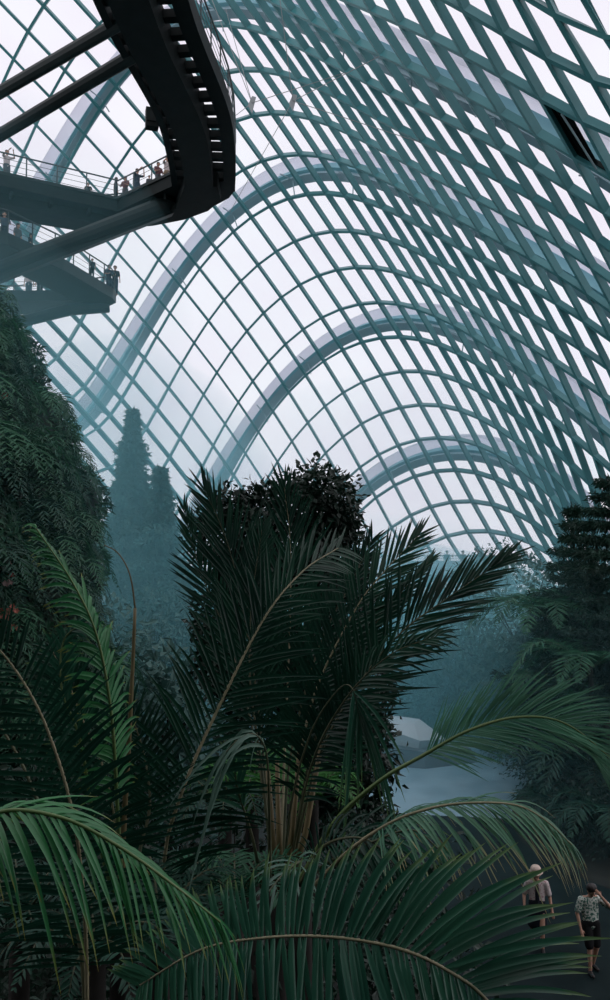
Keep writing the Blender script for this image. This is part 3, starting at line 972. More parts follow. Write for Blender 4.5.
for px, y, ps, a, b, lab in ((447, 57.2, 'stand', 'slate', 'navy', 'hazy figure on the far balcony, left of three'), (463, 57.0, 'rail', 'grey', 'grey', 'hazy figure on the far balcony, in the middle of three'),
                             (478, 57.0, 'walk', 'slate', 'slate', 'hazy figure on the far balcony, right of three')):
    p = at(px, 550, y)
    p[2] = zb
    person(lab, p, 0.3, ps, 1.0, CL[a], CL[b], group='visitors on the far balcony')


# ------------------------------------------------------------------ trees
def scatter_leaves(points, normals, per, spread, L, Wd, g, droop=0.2, outward=0.7):
    """Leaves in small sprays around twig points; normals give the outward way of each twig."""
    P = np.repeat(points, per, 0)
    O = np.repeat(normals, per, 0)
    P = P + g.normal(size=P.shape) * spread
    D = unit(O * outward + g.normal(size=P.shape) * 0.6 + np.array([0, 0, -droop]))
    N = unit(np.array([0, 0, 1.0]) * 0.8 + O * 0.5 + g.normal(size=P.shape) * 0.45)
    return leaves(P, D, N, L * g.uniform(0.7, 1.25, len(P)), Wd * g.uniform(0.75, 1.2, len(P)))


def branch_tubes(mb, pts_from, pts_to, r0, r1, sag, g, seg=5):
    for a, b in zip(pts_from, pts_to):
        m = (a + b) / 2 + g.normal(size=3) * 0.04 * np.linalg.norm(b - a) + [0, 0, sag * np.linalg.norm(b - a)]
        mb.tube(catmull([a, m, b], 6), r0, r1, seg, caps=False)


def broad_tree(name, label, loc, height, blobs, n_twigs, per, L, Wd, mat, seed, group=None, trunk_r=0.16, spread=0.12):
    """Tree whose crown is made of leafy lobes: blobs = (x, y, z, rx, ry, rz) about the base."""
    g = np.random.default_rng(seed)
    t = thing(name, label, 'tree', loc, 0, group)
    tb = MB()
    tb.tube(catmull([(0, 0, -0.1), (0.05, 0.02, height * 0.35), (0, 0, height * 0.72)], 10), trunk_r, trunk_r * 0.35, 8)
    vol = np.array([b[3] * b[4] + b[4] * b[5] + b[3] * b[5] for b in blobs])
    tw, nr = [], []
    for b, k in zip(blobs, np.maximum(6, (n_twigs * vol / vol.sum()).astype(int))):
        d = unit(g.normal(size=(k, 3)))
        rr = g.uniform(0.62, 1.0, (k, 1)) ** 0.5
        bump = 1 + 0.16 * np.sin(d[:, :1] * 6 + b[0] * 3) * np.cos(d[:, 2:] * 5 + b[2])
        p = np.array(b[:3]) + d * rr * bump * np.array(b[3:])
        tw.append(p)
        nr.append(unit(d / np.array(b[3:])))
        for q in p[:5]:
            o = np.array([0, 0, min(height * 0.7, max(0.3, b[2] - b[5] * 0.6))])
            branch_tubes(tb, [o], [q], trunk_r * 0.28, 0.012, 0.05, g)
    tb.build('trunk', M['bark'], t, True)
    V, F = scatter_leaves(np.concatenate(tw), np.concatenate(nr), per, spread, L, Wd, g)
    link_mesh('crown', V, F, mat, t)
    return t


def conifer(name, label, loc, height, radius, mat, seed, tiers=26, per_tier=11, L=0.16, Wd=0.05, group=None, profile=None, bare=0.05, per=5, sag=-0.18, tip_up=0.0):
    """Layered conifer: boughs in whorls, each carrying flat sprays of needles."""
    g = np.random.default_rng(seed)
    t = thing(name, label, 'tree', loc, 0, group)
    tb = MB()
    tb.tube([(0, 0, -0.1), (0, 0, height * 0.5), (0, 0, height * 0.99)], 0.02 * height * 0.8, 0.02, 7)
    P, O = [np.array([[0, 0, height * q] for q in (0.97, 0.985, 1.0)])], [np.tile([0.0, 0, 1.0], (3, 1))]
    for i in range(tiers):
        f = i / (tiers - 1)
        z = height * (bare + (0.985 - bare) * f)
        rad = radius * (profile(f) if profile else (1 - f) ** 0.8) * g.uniform(0.82, 1.12) + 0.04
        for j in range(per_tier):
            az = 2 * math.pi * (j + g.random()) / per_tier + i * 0.7
            r = rad * g.uniform(0.65, 1.12)
            d = np.array([math.cos(az), math.sin(az), 0])
            n = max(4, int(r / 0.13))
            u = np.linspace(0.12, 1, n)
            pts = d * r * u[:, None] + np.array([0, 0, z]) + np.array([0, 0, 1]) * (sag * r * u ** 2 + tip_up * r * u ** 3)[:, None]
            if r > 0.4 and j % 2 == 0:
                tb.tube(pts[[0, n // 2, n - 1]], 0.02, 0.006, 4, caps=False)
            sd_ = np.array([-d[1], d[0], 0])
            w = (0.30 * r * np.sin(np.pi * np.minimum(u * 0.85 + 0.12, 1)))[:, None]
            for off in (-1, -0.4, 0.4, 1):
                P.append(pts + sd_ * off * w * g.uniform(0.6, 1.1, (n, 1)))
                O.append(np.tile(unit(d + sd_ * off * 0.6 + [0, 0, -0.15]), (n, 1)))
    tb.build('trunk', M['bark'], t, True)
    V, F = scatter_leaves(np.concatenate(P), np.concatenate(O), per, 0.07, L, Wd, g, 0.15, 1.0)
    link_mesh('crown', V, F, mat, t)
    return t


# dark broadleaf tree behind the palm
b0 = at(292, 700, 14.0)
b0[2] = 0


def lobe(px, py, dy, rx, ry, rz):
    p = at(px, py, 14.0 + dy) - b0
    return (*p, rx, ry, rz)


broad_tree('dark_tree', 'dense dark broadleaf tree with small oval leaves rising behind the central palm', b0, 8.0,
           [lobe(318, 505, 0.0, 0.70, 0.7, 0.66), lobe(285, 535, 0.2, 1.05, 1.0, 0.95), lobe(238, 540, 0.5, 0.72, 0.8, 0.85), lobe(338, 560, 0.2, 0.42, 0.8, 0.9), lobe(300, 620, 0.0, 1.35, 1.2, 1.2),
            lobe(240, 640, 0.3, 0.75, 0.9, 1.1), lobe(345, 690, 0.0, 0.75, 0.8, 1.1), lobe(362, 755, -0.6, 0.5, 0.6, 0.75), lobe(300, 740, -0.2, 1.2, 1.0, 1.1), lobe(350, 820, -0.8, 0.5, 0.7, 0.7)],
           4600, 6, 0.15, 0.08, M['oval'], 11, spread=0.10)

# misty conifers
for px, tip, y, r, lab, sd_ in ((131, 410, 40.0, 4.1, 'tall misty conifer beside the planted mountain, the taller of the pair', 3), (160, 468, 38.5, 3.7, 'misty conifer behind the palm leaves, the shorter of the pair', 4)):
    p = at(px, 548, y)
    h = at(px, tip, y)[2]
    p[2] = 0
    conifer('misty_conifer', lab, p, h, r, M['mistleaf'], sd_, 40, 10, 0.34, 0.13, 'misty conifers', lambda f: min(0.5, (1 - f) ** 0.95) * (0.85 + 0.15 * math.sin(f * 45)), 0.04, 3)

# dark conifer and its neighbours on the right
p = at(612, 548, 27.0)
p[2] = 0
conifer('dark_conifer', 'dark conifer with spreading flat boughs at the right edge', p, at(612, 478, 27)[2], 3.7, M['needle'], 21, 21, 9, 0.26, 0.06, None, lambda f: min(1.0, (1 - f) * 1.35 + 0.1), 0.1, 4, -0.10, 0.12)
p = at(574, 548, 30.0)
p[2] = 0
conifer('dark_conifer', 'smaller dark conifer just behind and left of the big one on the right', p, at(574, 508, 30)[2], 2.4, M['needle'], 22, 19, 8, 0.24, 0.06, None, lambda f: min(1.0, (1 - f) * 1.3 + 0.08), 0.1, 5, -0.1, 0.1)


def at0(px, y):
    p = at(px, 548, y)
    p[2] = 0
    return p


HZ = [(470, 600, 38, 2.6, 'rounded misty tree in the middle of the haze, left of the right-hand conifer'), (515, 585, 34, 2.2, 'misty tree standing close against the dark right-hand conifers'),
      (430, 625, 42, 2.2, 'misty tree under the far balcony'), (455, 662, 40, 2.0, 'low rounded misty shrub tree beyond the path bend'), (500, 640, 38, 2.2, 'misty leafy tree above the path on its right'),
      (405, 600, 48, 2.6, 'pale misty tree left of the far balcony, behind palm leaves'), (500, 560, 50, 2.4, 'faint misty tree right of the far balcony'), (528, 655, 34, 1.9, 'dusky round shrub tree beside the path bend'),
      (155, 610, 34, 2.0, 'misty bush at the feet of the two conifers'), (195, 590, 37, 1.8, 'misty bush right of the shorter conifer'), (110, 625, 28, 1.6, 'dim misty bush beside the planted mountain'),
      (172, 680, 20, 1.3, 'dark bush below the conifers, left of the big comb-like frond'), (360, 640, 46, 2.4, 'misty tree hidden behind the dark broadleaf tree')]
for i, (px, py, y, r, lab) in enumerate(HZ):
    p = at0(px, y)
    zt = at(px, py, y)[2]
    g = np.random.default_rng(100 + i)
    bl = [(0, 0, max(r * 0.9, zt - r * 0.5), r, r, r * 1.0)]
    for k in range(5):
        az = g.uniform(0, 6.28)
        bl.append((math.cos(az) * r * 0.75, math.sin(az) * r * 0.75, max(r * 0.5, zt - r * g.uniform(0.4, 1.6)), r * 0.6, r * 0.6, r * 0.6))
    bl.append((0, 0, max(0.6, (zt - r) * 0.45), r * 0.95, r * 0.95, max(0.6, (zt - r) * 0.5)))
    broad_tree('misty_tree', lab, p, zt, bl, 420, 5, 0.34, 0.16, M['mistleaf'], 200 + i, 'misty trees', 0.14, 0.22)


# ------------------------------------------------------------------ ferns and shrubs
def fern_mesh(name, label, cat, loc, n, length, width, mat, seed, rise=0.5, leafn=18, group=None, parts=False, ll=0.26, trunk=0.0, sag=0.75, start=0.0, arc=6.283):
    """Rosette of arching fern fronds, on a stem when trunk is given."""
    g = np.random.default_rng(seed)
    t = thing(name, label, cat, loc, 0, group)
    vs, fs, n0 = [], [], 0
    rb = MB()
    for i in range(n):
        az = start + arc * (i + g.uniform(-0.3, 0.3)) / n
        d = np.array([math.cos(az), math.sin(az), 0])
        l = length * g.uniform(0.8, 1.1)
        up_ = rise * g.uniform(0.7, 1.2)
        pts = [np.array([0, 0, trunk]), d * l * 0.35 + [0, 0, trunk + up_ * l * 0.55], d * l * 0.72 + [0, 0, trunk + up_ * l * 0.62], d * l + [0, 0, trunk + up_ * l * 0.62 - sag * l * 0.42]]
        V, F, UV, C = frond_arrays(pts, (0, 0, 1), leafn, l * ll, width, bare=0.1, a0=78, a1=45, lift=8, droop=0.15, seed=seed * 31 + i, seg=2, tipscale=0.15)
        if parts:
            o = link_mesh('frond', V, F, mat, t, True, UV)
            tv, tf = tube_arrays(C[::8], 0.014, 0.004, 5)
            link_mesh('midrib', tv, tf, M['midribd'], o, True)
        else:
            vs.append(V)
            fs += [tuple(k + n0 for k in f) for f in F]
            n0 += len(V)
    if not parts:
        link_mesh('fronds', np.concatenate(vs), fs, mat, t, True)
    if trunk:
        MB().tube([(0, 0, 0), (0.02, 0, trunk * 0.5), (0, 0, trunk + 0.05)], 0.10, 0.075, 9).build('trunk', M['bark'], t, True)
    return t


def shrub(name, label, cat, loc, r, n, L, Wd, mat, seed, group=None, h=None):
    g = np.random.default_rng(seed)
    t = thing(name, label, cat, loc, 0, group)
    h = h or r
    d = unit(g.normal(size=(n, 3)) * [1, 1, 0.8] + [0, 0, 0.35])
    P = d * np.array([r, r, h]) * g.uniform(0.35, 1.0, (n, 1)) + [0, 0, h * 0.35]
    V, F = scatter_leaves(P, d, 4, 0.1 * r, L, Wd, g)
    link_mesh('foliage', V, F, mat, t)
    st = MB()
    for k in range(5):
        st.tube([(0, 0, -0.15), P[k] * 0.5, P[k]], 0.015, 0.006, 5, caps=False)
    st.build('stems', M['bark'], t)
    return t


# tree ferns on the right
for px, py, y, n, ln, mt, lab, sd_ in ((545, 618, 28.0, 14, 2.7, 'fern', 'broad tree fern below the dark conifer, its fronds over the haze', 1), (588, 668, 25.0, 13, 2.4, 'fern', 'tree fern at the right edge, under the dark conifer', 2),
                                       (548, 690, 26.5, 12, 1.9, 'fern', 'tree fern whose pale fronds point toward the path', 3), (602, 725, 23.4, 12, 2.1, 'fernd', 'low tree fern behind the arching frond, at the right edge', 4)):
    p = at0(px, y)
    fern_mesh('tree_fern', lab, 'fern', p, n, ln, 0.075, M[mt], 40 + sd_, 0.42, 34, 'tree ferns on the right', True, 0.30, at(px, py, y)[2], 0.8)

# plants around and below the path
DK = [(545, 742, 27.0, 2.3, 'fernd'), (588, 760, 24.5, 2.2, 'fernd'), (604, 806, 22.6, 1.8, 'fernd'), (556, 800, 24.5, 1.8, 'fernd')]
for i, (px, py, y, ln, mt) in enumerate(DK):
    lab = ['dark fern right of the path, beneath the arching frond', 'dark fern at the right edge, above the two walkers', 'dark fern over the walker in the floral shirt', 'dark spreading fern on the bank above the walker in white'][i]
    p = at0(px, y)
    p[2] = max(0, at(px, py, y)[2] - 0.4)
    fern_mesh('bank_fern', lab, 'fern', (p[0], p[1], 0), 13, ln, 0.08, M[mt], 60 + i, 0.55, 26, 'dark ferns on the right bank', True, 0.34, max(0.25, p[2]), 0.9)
SH = [(560, 640, 31, 2.2, 'needle', 'dark shrub at the foot of the right-hand conifers'), (604, 700, 27, 2.3, 'oval', 'dark leafy shrub behind the ferns at the right edge'), (522, 722, 33, 1.8, 'oval', 'dusky shrub on the far side of the path'),
      (565, 735, 28.5, 2.2, 'needle', 'dark shrub between the tree ferns and the path'), (606, 785, 23.5, 1.9, 'oval', 'dark shrub low at the right edge'), (470, 712, 36.5, 1.8, 'oval', 'hazy shrub behind the faceted planter'),
      (440, 700, 40, 2.0, 'oval', 'misty shrub far beyond the faceted planter'), (350, 850, 11.5, 0.9, 'oval', 'dark low shrub left of the path, under the central palm'), (370, 790, 15.5, 0.8, 'oval', 'round dark shrub at the left edge of the path'),
      (388, 858, 12.5, 0.6, 'oval', 'dark shrub in front of the path corner'), (220, 780, 12.5, 1.4, 'oval', 'dark shrub behind the comb-like frond'), (160, 760, 13.5, 1.5, 'oval', 'dark shrub behind the pale spear stalk'),
      (90, 720, 12.5, 1.5, 'oval', 'dark shrub between the mountain and the left palms'), (250, 860, 9.6, 1.0, 'oval', 'dark shrub at the foot of the central palm'), (40, 780, 9.8, 1.3, 'oval', 'dark shrub behind the left-hand fronds'),
      (150, 880, 8.4, 1.2, 'oval', 'dark shrub low between the left palms and the central palm'), (455, 905, 9.3, 0.75, 'oval', 'dark shrub under the yellowing frond'), (330, 930, 8.0, 0.9, 'oval', 'dark shrub behind the big frond at the bottom')]
for i, (px, py, y, r, mt, lab) in enumerate(SH):
    p = at(px, py, y)
    zc = max(r * 0.4, p[2] - r * 0.6)
    p[2] = 0
    shrub('shrub', lab, 'shrub', p, r, int(330 * max(1, r)), 0.17, 0.075, M[mt], 300 + i, 'dark shrubs', max(r, zc))
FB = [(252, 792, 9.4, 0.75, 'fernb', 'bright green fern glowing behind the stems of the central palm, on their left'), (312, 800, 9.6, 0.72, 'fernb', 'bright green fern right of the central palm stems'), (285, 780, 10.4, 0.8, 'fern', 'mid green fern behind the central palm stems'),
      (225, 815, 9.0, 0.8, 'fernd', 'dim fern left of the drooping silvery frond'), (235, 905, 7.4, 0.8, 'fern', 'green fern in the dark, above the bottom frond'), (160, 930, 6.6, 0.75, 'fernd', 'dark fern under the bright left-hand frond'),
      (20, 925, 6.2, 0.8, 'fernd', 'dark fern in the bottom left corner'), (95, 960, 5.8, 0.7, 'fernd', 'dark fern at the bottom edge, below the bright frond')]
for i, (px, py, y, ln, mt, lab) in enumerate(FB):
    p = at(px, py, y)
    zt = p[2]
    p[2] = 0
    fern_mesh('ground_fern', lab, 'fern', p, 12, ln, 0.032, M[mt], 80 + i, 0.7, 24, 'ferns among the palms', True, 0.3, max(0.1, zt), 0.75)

# ------------------------------------------------------------------ plants on the mountain
def on_wall(px, py):
    """Where the sight line through a pixel meets the mountain side."""
    d = at(px, py, 1.0) - [0, 0, EYE]
    for y in np.arange(6, 26, 0.05):
        p = np.array([0, 0, EYE]) + d * y
        if p[2] < 0:
            return None
        if math.hypot(p[0] - MC[0], p[1] - MC[1]) < mrad(p[2]):
            return p
    return None


g = np.random.default_rng(5)
protoF, protoS = [], []
spots = []
tries = 0
while len(spots) < 210 and tries < 9000:
    tries += 1
    px, py = g.uniform(-45, 112), g.uniform(262, 800)
    q = on_wall(px, py)
    if q is None or any(np.linalg.norm(q - s) < 0.33 for s in spots):
        continue
    spots.append(q)
kinds = ['narrow fern growing out of the planted mountain side', 'leafy tuft growing on the planted mountain side']
for i, q in enumerate(spots):
    o2 = unit(np.array([q[0] - MC[0], q[1] - MC[1], 0]))
    az = math.atan2(o2[1], o2[0])
    q = q - o2 * 0.12
    kind = 0 if g.random() < 0.6 else 1
    pool = protoF if kind == 0 else protoS
    if len(pool) < 5:
        k = len(pool)
        if kind == 0:
            o = fern_mesh('wall_fern', kinds[0], 'fern', (0, 0, 0), 8, g.uniform(0.65, 0.95), 0.035, [M['wall_leaf'], M['fernd'], M['fern']][k % 3], 500 + k, 0.5, 17, 'ferns on the planted mountain', False, 0.27, 0, 1.3, -1.45, 2.9)
        else:
            o = shrub('wall_shrub', kinds[1], 'shrub', (0, 0, 0), 0.38, 90, 0.13, 0.055, [M['wall_leaf'], M['oval'], M['fernd']][k % 3], 520 + k, 'leafy tufts on the planted mountain')
        pool.append(o)
    else:
        o = dup(pool[g.integers(len(pool))], (0, 0, 0))
    o.location = tuple(q)
    o.rotation_euler = (0, 0, az)
    sc = g.uniform(0.8, 1.3) * (1.25 if g.random() < 0.2 else 1)
    o.scale = (sc, sc, sc)
# the close cover of small leaves on the mountain
phs = g.uniform(-2.15, 0.5, 62000)
zs = g.uniform(3.0, EYE + 8.5, 62000)
P = msurf(phs, zs)
O = unit(P - np.stack([np.full(len(P), MC[0]), np.full(len(P), MC[1]), P[:, 2] - 0.5], 1))
V, F = leaves(P + O * g.uniform(0, 0.22, (len(P), 1)), O * 0.6 + g.normal(size=P.shape) * 0.5 + [0, 0, -0.5], O + [0, 0, 0.6] + g.normal(size=P.shape) * 0.3, 0.17 * g.uniform(0.6, 1.5, len(P)), 0.065 * g.uniform(0.7, 1.4, len(P)))
tag(link_mesh('foliage', V, F, M['wall_leaf']), 'close cover of small dark leaves over the planted mountain', 'foliage', kind='stuff')


def blossoms(label, px, py, n, r, mat, seed, group=None, size=0.062):
    q = on_wall(px, py)
    if q is None:
        return
    g_ = np.random.default_rng(seed)
    o2 = unit(np.array([q[0] - MC[0], q[1] - MC[1], 0]))
    q = q + unit(np.array([0, 0, EYE]) - q) * 0.75
    t = thing('flower_cluster', label, 'flowers', q, 0, group)
    MB().tube([-o2 * 0.5, -o2 * 0.2 + [0, 0, 0.03], (0, 0, 0)], 0.012, 0.008, 5).build('stem', M['petiole'], t)
    for i in range(n):
        c = g_.normal(size=3) * r * [1, 0.6, 0.7]
        P_, D_ = np.tile(c, (6, 1)), []
        for k in range(6):
            a = k * math.pi / 3
            D_.append([math.cos(a), -0.45, math.sin(a)])
        V, F = leaves(P_, np.array(D_), np.tile([0, -1.0, 0.1], (6, 1)), size, size * 0.75)
        link_mesh('blossom', V, F, mat, t)


for i, (px, py, n, r, mt, lab) in enumerate(((4, 396, 3, 0.04, 'coral', 'single coral bloom high on the planted mountain'), (8, 613, 9, 0.09, 'coral', 'dense coral flower cluster low at the left edge'), (15, 628, 3, 0.03, 'coral', 'small coral bloom under the dense coral cluster'),
                                             (7, 565, 5, 0.05, 'blush', 'pale pink flowers above the red bloom at the left edge'), (6, 583, 4, 0.04, 'blush', 'pale pink flowers directly below the red bloom'), (12, 575, 3, 0.03, 'red', 'small red bloom among the pale pink flowers'),
                                             (46, 606, 4, 0.04, 'pink', 'pink flowers, the left of two small clusters in the leaves'), (58, 602, 4, 0.035, 'pink', 'pink flowers, the right of two small clusters in the leaves'), (8, 556, 3, 0.03, 'blush', 'topmost pale pink flowers of the left-edge group'))):
    blossoms(lab, px, py, n, r, M[mt], 700 + i, 'flowers on the planted mountain')


# ------------------------------------------------------------------ palms in front
def px3(pts):
    return [at(x, y, d) for x, y, d in pts]


def palm(label, base, trunk_r=0.13):
    p = at(*base)
    t = thing('palm', label, 'palm', (p[0], p[1], 0))
    MB().tube(catmull([(0, 0, -0.05), (0.03, 0.02, p[2] * 0.5), (0, 0, p[2] + 0.1)], 14), trunk_r, trunk_r * 0.85, 10).build('trunk', M['bark'], t, True)
    return t, np.array([p[0], p[1], 0])


def pfrond(root, pts, n, length, width, mat, nh=(0, -1, 0.35), **kw):
    t, o = root
    return frond(t, [p - o for p in px3(pts)], nh, n, length, width, M[mat], **kw)


A = palm('tall dark feather palm in the middle with many upright fronds', (275, 905, 8.0))
# the broad comb-like frond with a pale midrib
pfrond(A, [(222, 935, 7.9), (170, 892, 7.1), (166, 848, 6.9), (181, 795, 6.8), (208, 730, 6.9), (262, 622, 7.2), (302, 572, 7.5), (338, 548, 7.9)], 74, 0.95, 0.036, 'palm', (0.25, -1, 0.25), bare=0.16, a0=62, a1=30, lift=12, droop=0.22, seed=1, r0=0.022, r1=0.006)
pfrond(A, [(272, 890, 8.2), (262, 740, 8.6), (245, 620, 8.9), (228, 545, 9.1), (205, 490, 9.2)], 46, 0.95, 0.036, 'palm', (0.1, -1, 0.1), bare=0.4, a0=42, a1=16, lift=10, droop=0.03, seed=2, rib='midribd')
pfrond(A, [(280, 890, 8.1), (285, 740, 8.5), (290, 620, 8.8), (290, 540, 9.0), (284, 485, 9.1)], 48, 0.85, 0.034, 'palm', (0, -1, 0.1), bare=0.4, a0=45, a1=16, lift=12, droop=0.03, seed=3)
pfrond(A, [(276, 890, 8.3), (255, 740, 8.9), (228, 640, 9.4), (200, 570, 9.6), (184, 510, 9.7)], 44, 0.62, 0.034, 'palm', (0.1, -1, 0.1), bare=0.42, a0=42, a1=16, lift=10, droop=0.03, seed=4, rib='midribd')
pfrond(A, [(285, 890, 7.9), (300, 760, 7.8), (318, 685, 7.8), (357, 607, 8.0), (384, 572, 8.2), (418, 536, 8.4)], 52, 0.78, 0.036, 'palm', (-0.2, -1, 0.2), bare=0.3, a0=62, a1=18, lift=14, droop=0.03, seed=5)
pfrond(A, [(287, 890, 7.8), (318, 760, 7.6), (362, 680, 7.5), (402, 632, 7.5), (445, 600, 7.6), (506, 558, 7.7)], 64, 0.78, 0.034, 'palm', (-0.3, -1, 0.4), bare=0.3, a0=58, a1=14, lift=14, droop=0.05, seed=6, rib='midribd')
pfrond(A, [(286, 890, 7.9), (315, 740, 7.8), (358, 650, 7.9), (395, 600, 8.0), (430, 560, 8.2)], 50, 0.5, 0.032, 'palm', (-0.3, -1, 0.2), bare=0.35, a0=40, a1=12, lift=14, droop=0.04, seed=7, rib='midribd')
pfrond(A, [(286, 890, 7.8), (310, 770, 7.5), (345, 700, 7.3), (390, 655, 7.2), (440, 635, 7.2)], 46, 0.55, 0.034, 'palm', (-0.1, -0.9, 0.6), bare=0.3, a0=60, a1=20, lift=10, droop=0.28, seed=8, rib='midribd')
pfrond(A, [(282, 890, 8.0), (290, 760, 8.2), (318, 650, 8.4), (350, 585, 8.6), (372, 540, 8.7)], 46, 0.7, 0.034, 'palm', (-0.1, -1, 0.2), bare=0.35, a0=50, a1=18, lift=12, droop=0.08, seed=9, rib='midribd')
pfrond(A, [(274, 890, 8.0), (262, 770, 8.1), (250, 680, 8.3), (252, 600, 8.5), (262, 530, 8.7)], 46, 0.75, 0.034, 'palm', (0.1, -1, 0.2), bare=0.32, a0=55, a1=18, lift=12, droop=0.1, seed=10, rib='midribd')
pfrond(A, [(282, 885, 7.7), (292, 800, 7.4), (312, 730, 7.2), (338, 690, 7.1), (352, 688, 7.0), (360, 720, 7.0)], 7, 0.75, 0.036, 'palmm', (0, -1, 0.3), bare=0.9, a0=30, a1=10, lift=5, droop=0.9, seed=11, rib='midribd', r0=0.016)
pfrond(A, [(270, 890, 7.2), (269, 800, 6.5), (266, 752, 6.3), (254, 734, 6.2), (238, 740, 6.15), (226, 752, 6.1)], 5, 0.62, 0.032, 'silver', (0, -0.5, 0.85), bare=0.80, a0=34, a1=10, lift=-25, droop=0.95, seed=12, rib='midribd', r0=0.02)
pfrond(A, [(262, 890, 7.7), (253, 840, 7.5), (238, 790, 7.3), (232, 750, 7.2)], 8, 0.5, 0.04, 'palmm', (0, -1, 0.3), bare=0.6, a0=30, a1=10, lift=5, droop=0.3, seed=13, rib='midribd')
for k, (x0, x1, y1, dd) in enumerate(((277, 268, 770, 7.7), (284, 300, 745, 7.7), (281, 277, 760, 7.9), (288, 322, 740, 7.6))):
    MB().tube(np.array(px3([(x0, 892, dd), ((x0 + x1) / 2, 835, dd), (x1, y1, dd)])) - A[1], 0.036, 0.02, 8).build('leaf_stalk', M['tan'], A[0], True)

B = palm('palm right of the middle whose frond arches out over the path', (300, 905, 6.4), 0.11)
pfrond(B, [(300, 880, 6.4), (335, 822, 6.0), (378, 782, 5.8), (422, 756, 5.7), (470, 730, 5.6), (520, 717, 5.6), (568, 725, 5.6), (622, 768, 5.6)], 105, 0.56, 0.015, 'palmg', (-0.2, -0.85, 0.6), bare=0.52, a0=36, a1=26, lift=10, droop=0.14, seed=21, rib='petiole', r0=0.022, r1=0.006)
pfrond(B, [(310, 890, 6.2), (350, 850, 5.6), (392, 822, 5.3), (432, 808, 5.2), (470, 803, 5.15), (515, 805, 5.1), (545, 820, 5.1), (572, 845, 5.1)], 64, 0.44, 0.018, 'dry', (-0.1, -0.35, 0.95), bare=0.46, a0=50, a1=20, lift=-12, droop=0.62, seed=22, rib='midrib', r0=0.018)
pfrond(B, [(300, 885, 6.4), (320, 850, 6.0), (345, 838, 5.8), (372, 842, 5.7), (398, 868, 5.6)], 20, 0.46, 0.030, 'palm', (0, -0.8, 0.6), bare=0.3, a0=60, a1=22, lift=0, droop=0.5, seed=23, rib='midribd')
pfrond(B, [(300, 885, 6.4), (330, 862, 6.0), (372, 842, 5.7), (412, 830, 5.6), (440, 850, 5.5)], 18, 0.40, 0.026, 'palmm', (0, -0.8, 0.6), bare=0.4, a0=60, a1=25, lift=0, droop=0.5, seed=24, rib='midribd')
pfrond(B, [(296, 885, 6.4), (292, 868, 5.9), (300, 862, 5.6), (285, 872, 5.3), (262, 900, 5.1)], 8, 0.34, 0.022, 'silver', (0, -0.8, 0.6), bare=0.4, a0=55, a1=20, lift=0, droop=0.4, seed=25, rib='midribd')

Cc = palm('nearest palm, its big frond spread across the bottom of the view', (520, 1090, 3.4), 0.10)
pfrond(Cc, [(540, 1075, 3.35), (488, 1002, 3.2), (450, 972, 3.15), (400, 949, 3.15), (330, 937, 3.2), (262, 938, 3.3), (200, 950, 3.4), (140, 985, 3.5)], 98, 0.66, 0.030, 'palmm', (0.1, -0.9, 0.45), bare=0.10, a0=150, a1=52, lift=6, droop=0.16, fwd=-0.12, seed=31, rib='midrib', r0=0.009, r1=0.004, jit=0.05, seg=7, shape='even', tipscale=0.28)

D = palm('palm at the left edge with a dark comb-like frond and a pale midrib', (88, 1040, 4.9), 0.10)
pfrond(D, [(87, 1035, 4.9), (86, 940, 4.8), (80, 860, 4.6), (73, 815, 4.5), (60, 765, 4.5), (38, 708, 4.5), (8, 660, 4.55), (-32, 618, 4.6)], 50, 0.62, 0.026, 'palm', (0.1, -1, 0.25), bare=0.16, a0=76, a1=45, lift=8, droop=0.16, seed=41, r0=0.014, r1=0.005)
pfrond(D, [(87, 1035, 4.9), (80, 940, 4.9), (55, 850, 5.0), (20, 760, 5.1), (-20, 700, 5.2), (-60, 660, 5.3)], 40, 0.62, 0.026, 'palm', (0.1, -1, 0.25), bare=0.16, a0=72, a1=40, lift=8, droop=0.16, seed=42, rib='midribd')

E_ = palm('palm left of the middle with a young bright frond and a tall pale spear', (122, 930, 6.4), 0.11)
pfrond(E_, [(121, 915, 6.4), (116, 830, 6.2), (104, 770, 6.1), (86, 728, 6.1), (71, 690, 6.1), (52, 650, 6.2)], 40, 0.55, 0.030, 'palm', (0.1, -1, 0.3), bare=0.25, a0=65, a1=32, lift=8, droop=0.15, seed=51, rib='midrib', r0=0.012)
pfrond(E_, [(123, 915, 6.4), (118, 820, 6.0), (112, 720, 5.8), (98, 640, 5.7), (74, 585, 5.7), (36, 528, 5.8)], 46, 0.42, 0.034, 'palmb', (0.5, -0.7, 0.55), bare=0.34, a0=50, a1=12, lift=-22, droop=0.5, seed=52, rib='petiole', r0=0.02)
pfrond(E_, [(120, 915, 6.4), (96, 830, 6.1), (80, 740, 5.9), (62, 690, 5.9), (64, 640, 5.9), (90, 620, 5.8)], 30, 0.42, 0.030, 'palmm', (0.2, -1, 0.3), bare=0.45, a0=40, a1=18, lift=0, droop=0.4, seed=53, rib='petiole', r0=0.02)
pfrond(E_, [(126, 915, 6.5), (140, 850, 6.6), (150, 800, 6.7), (140, 740, 6.8), (118, 690, 6.9)], 36, 0.5, 0.03, 'palm', (0.1, -1, 0.3), bare=0.3, a0=60, a1=30, lift=8, droop=0.15, seed=54, rib='midribd')
sp = np.array(px3([(122, 915, 6.3), (123, 842, 6.2), (129, 740, 6.15), (133, 660, 6.15), (135, 608, 6.15)])) - E_[1]
MB().tube(catmull(sp, 16), 0.026, 0.012, 8).build('spear_leaf', M['tan'], E_[0], True)
sp = np.array(px3([(135, 608, 6.15), (130, 575, 6.1), (118, 553, 6.1), (104, 545, 6.1)])) - E_[1]
MB().tube(catmull(sp, 16), 0.008, 0.004, 5).build('spear_tip', M['tan'], E_[0], True)

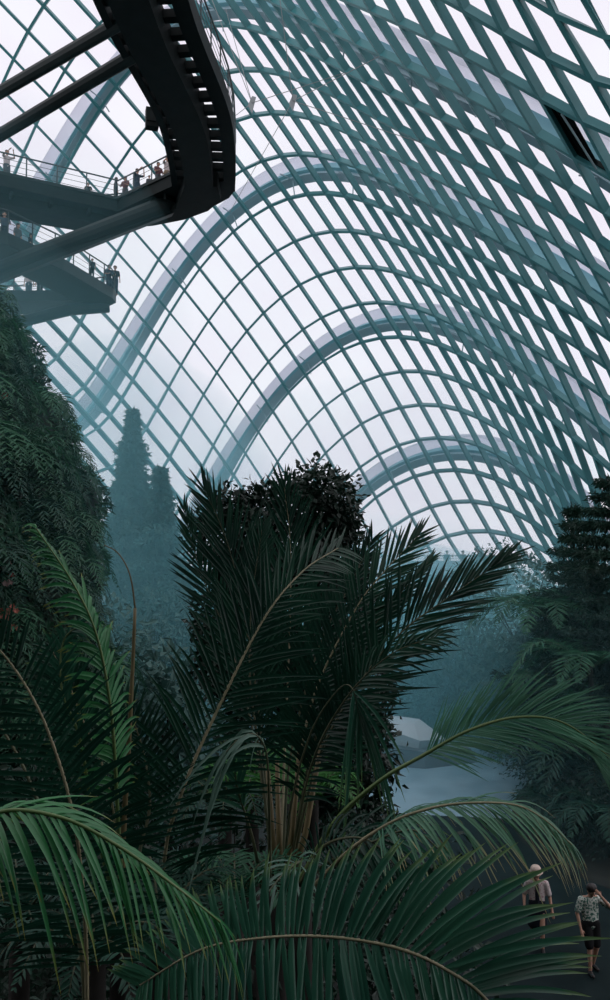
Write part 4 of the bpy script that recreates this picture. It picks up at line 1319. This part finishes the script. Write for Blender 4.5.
G = palm('palm outside the lower left corner whose bright drooping frond reaches in', (-70, 940, 3.0), 0.09)
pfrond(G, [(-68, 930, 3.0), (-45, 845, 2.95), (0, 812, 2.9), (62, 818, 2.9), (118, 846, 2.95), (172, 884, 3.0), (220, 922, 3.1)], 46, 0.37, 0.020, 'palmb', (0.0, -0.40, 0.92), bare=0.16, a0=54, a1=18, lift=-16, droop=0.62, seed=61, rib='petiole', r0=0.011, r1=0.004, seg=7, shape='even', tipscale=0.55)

# ------------------------------------------------------------------ mist drifting through the house
def mist(label, c, r, density, colour, seed):
    n, m = 32, 18
    th, ph_ = np.meshgrid(np.linspace(0, 2 * math.pi, n + 1)[:-1], np.linspace(0.02, math.pi - 0.02, m), indexing='ij')
    d = np.stack([np.cos(th) * np.sin(ph_), np.sin(th) * np.sin(ph_), np.cos(ph_)], -1)
    s = 1 + 0.05 * np.sin(d[..., 0] * 4 + seed) * np.cos(d[..., 2] * 3 + seed)
    V = (d * s[..., None] * np.array(r)).reshape(-1, 3)
    V[:, 2] = np.maximum(V[:, 2], 0.06 - c[2])
    k = np.arange(n * m).reshape(n, m)
    k2 = np.roll(k, -1, 0)
    F = np.stack([k[:, :-1], k2[:, :-1], k2[:, 1:], k[:, 1:]], -1).reshape(-1, 4)[:, ::-1].tolist() + [k[:, 0].tolist(), k[:, -1].tolist()[::-1]]
    o = link_mesh('mist', V, F, mist_mat('mist_%d' % seed, density, colour))
    o.location = c
    return tag(o, label, 'mist', kind='stuff')


MISTC = (0.43, 0.885, 0.97)
mist('thick low mist around the two conifers', (-9, 38, 4), (9, 10, 14.5), 0.032, MISTC, 2)
mist('thick low mist over the far garden', (4, 47, 2.5), (13, 20, 6.8), 0.042, MISTC, 3)
mist('mist drifting under the skywalks', (-19, 37, 17), (14, 14, 14), 0.008, MISTC, 4)
mist('light mist along the far end of the glass house', (0, 60, 16), (28, 15, 24), 0.004, MISTC, 5)
mist('thin mist over the path and the right bank', (2, 34, 2), (18, 17, 8), 0.008, MISTC, 6)
mist('thin mist hanging off the planted mountain', (-8, 17, 10), (5, 6, 6), 0.016, MISTC, 7)
mist('pale mist against the farthest glass', (9, 60, 11), (18, 11, 11), 0.011, (0.60, 0.90, 0.97), 8)
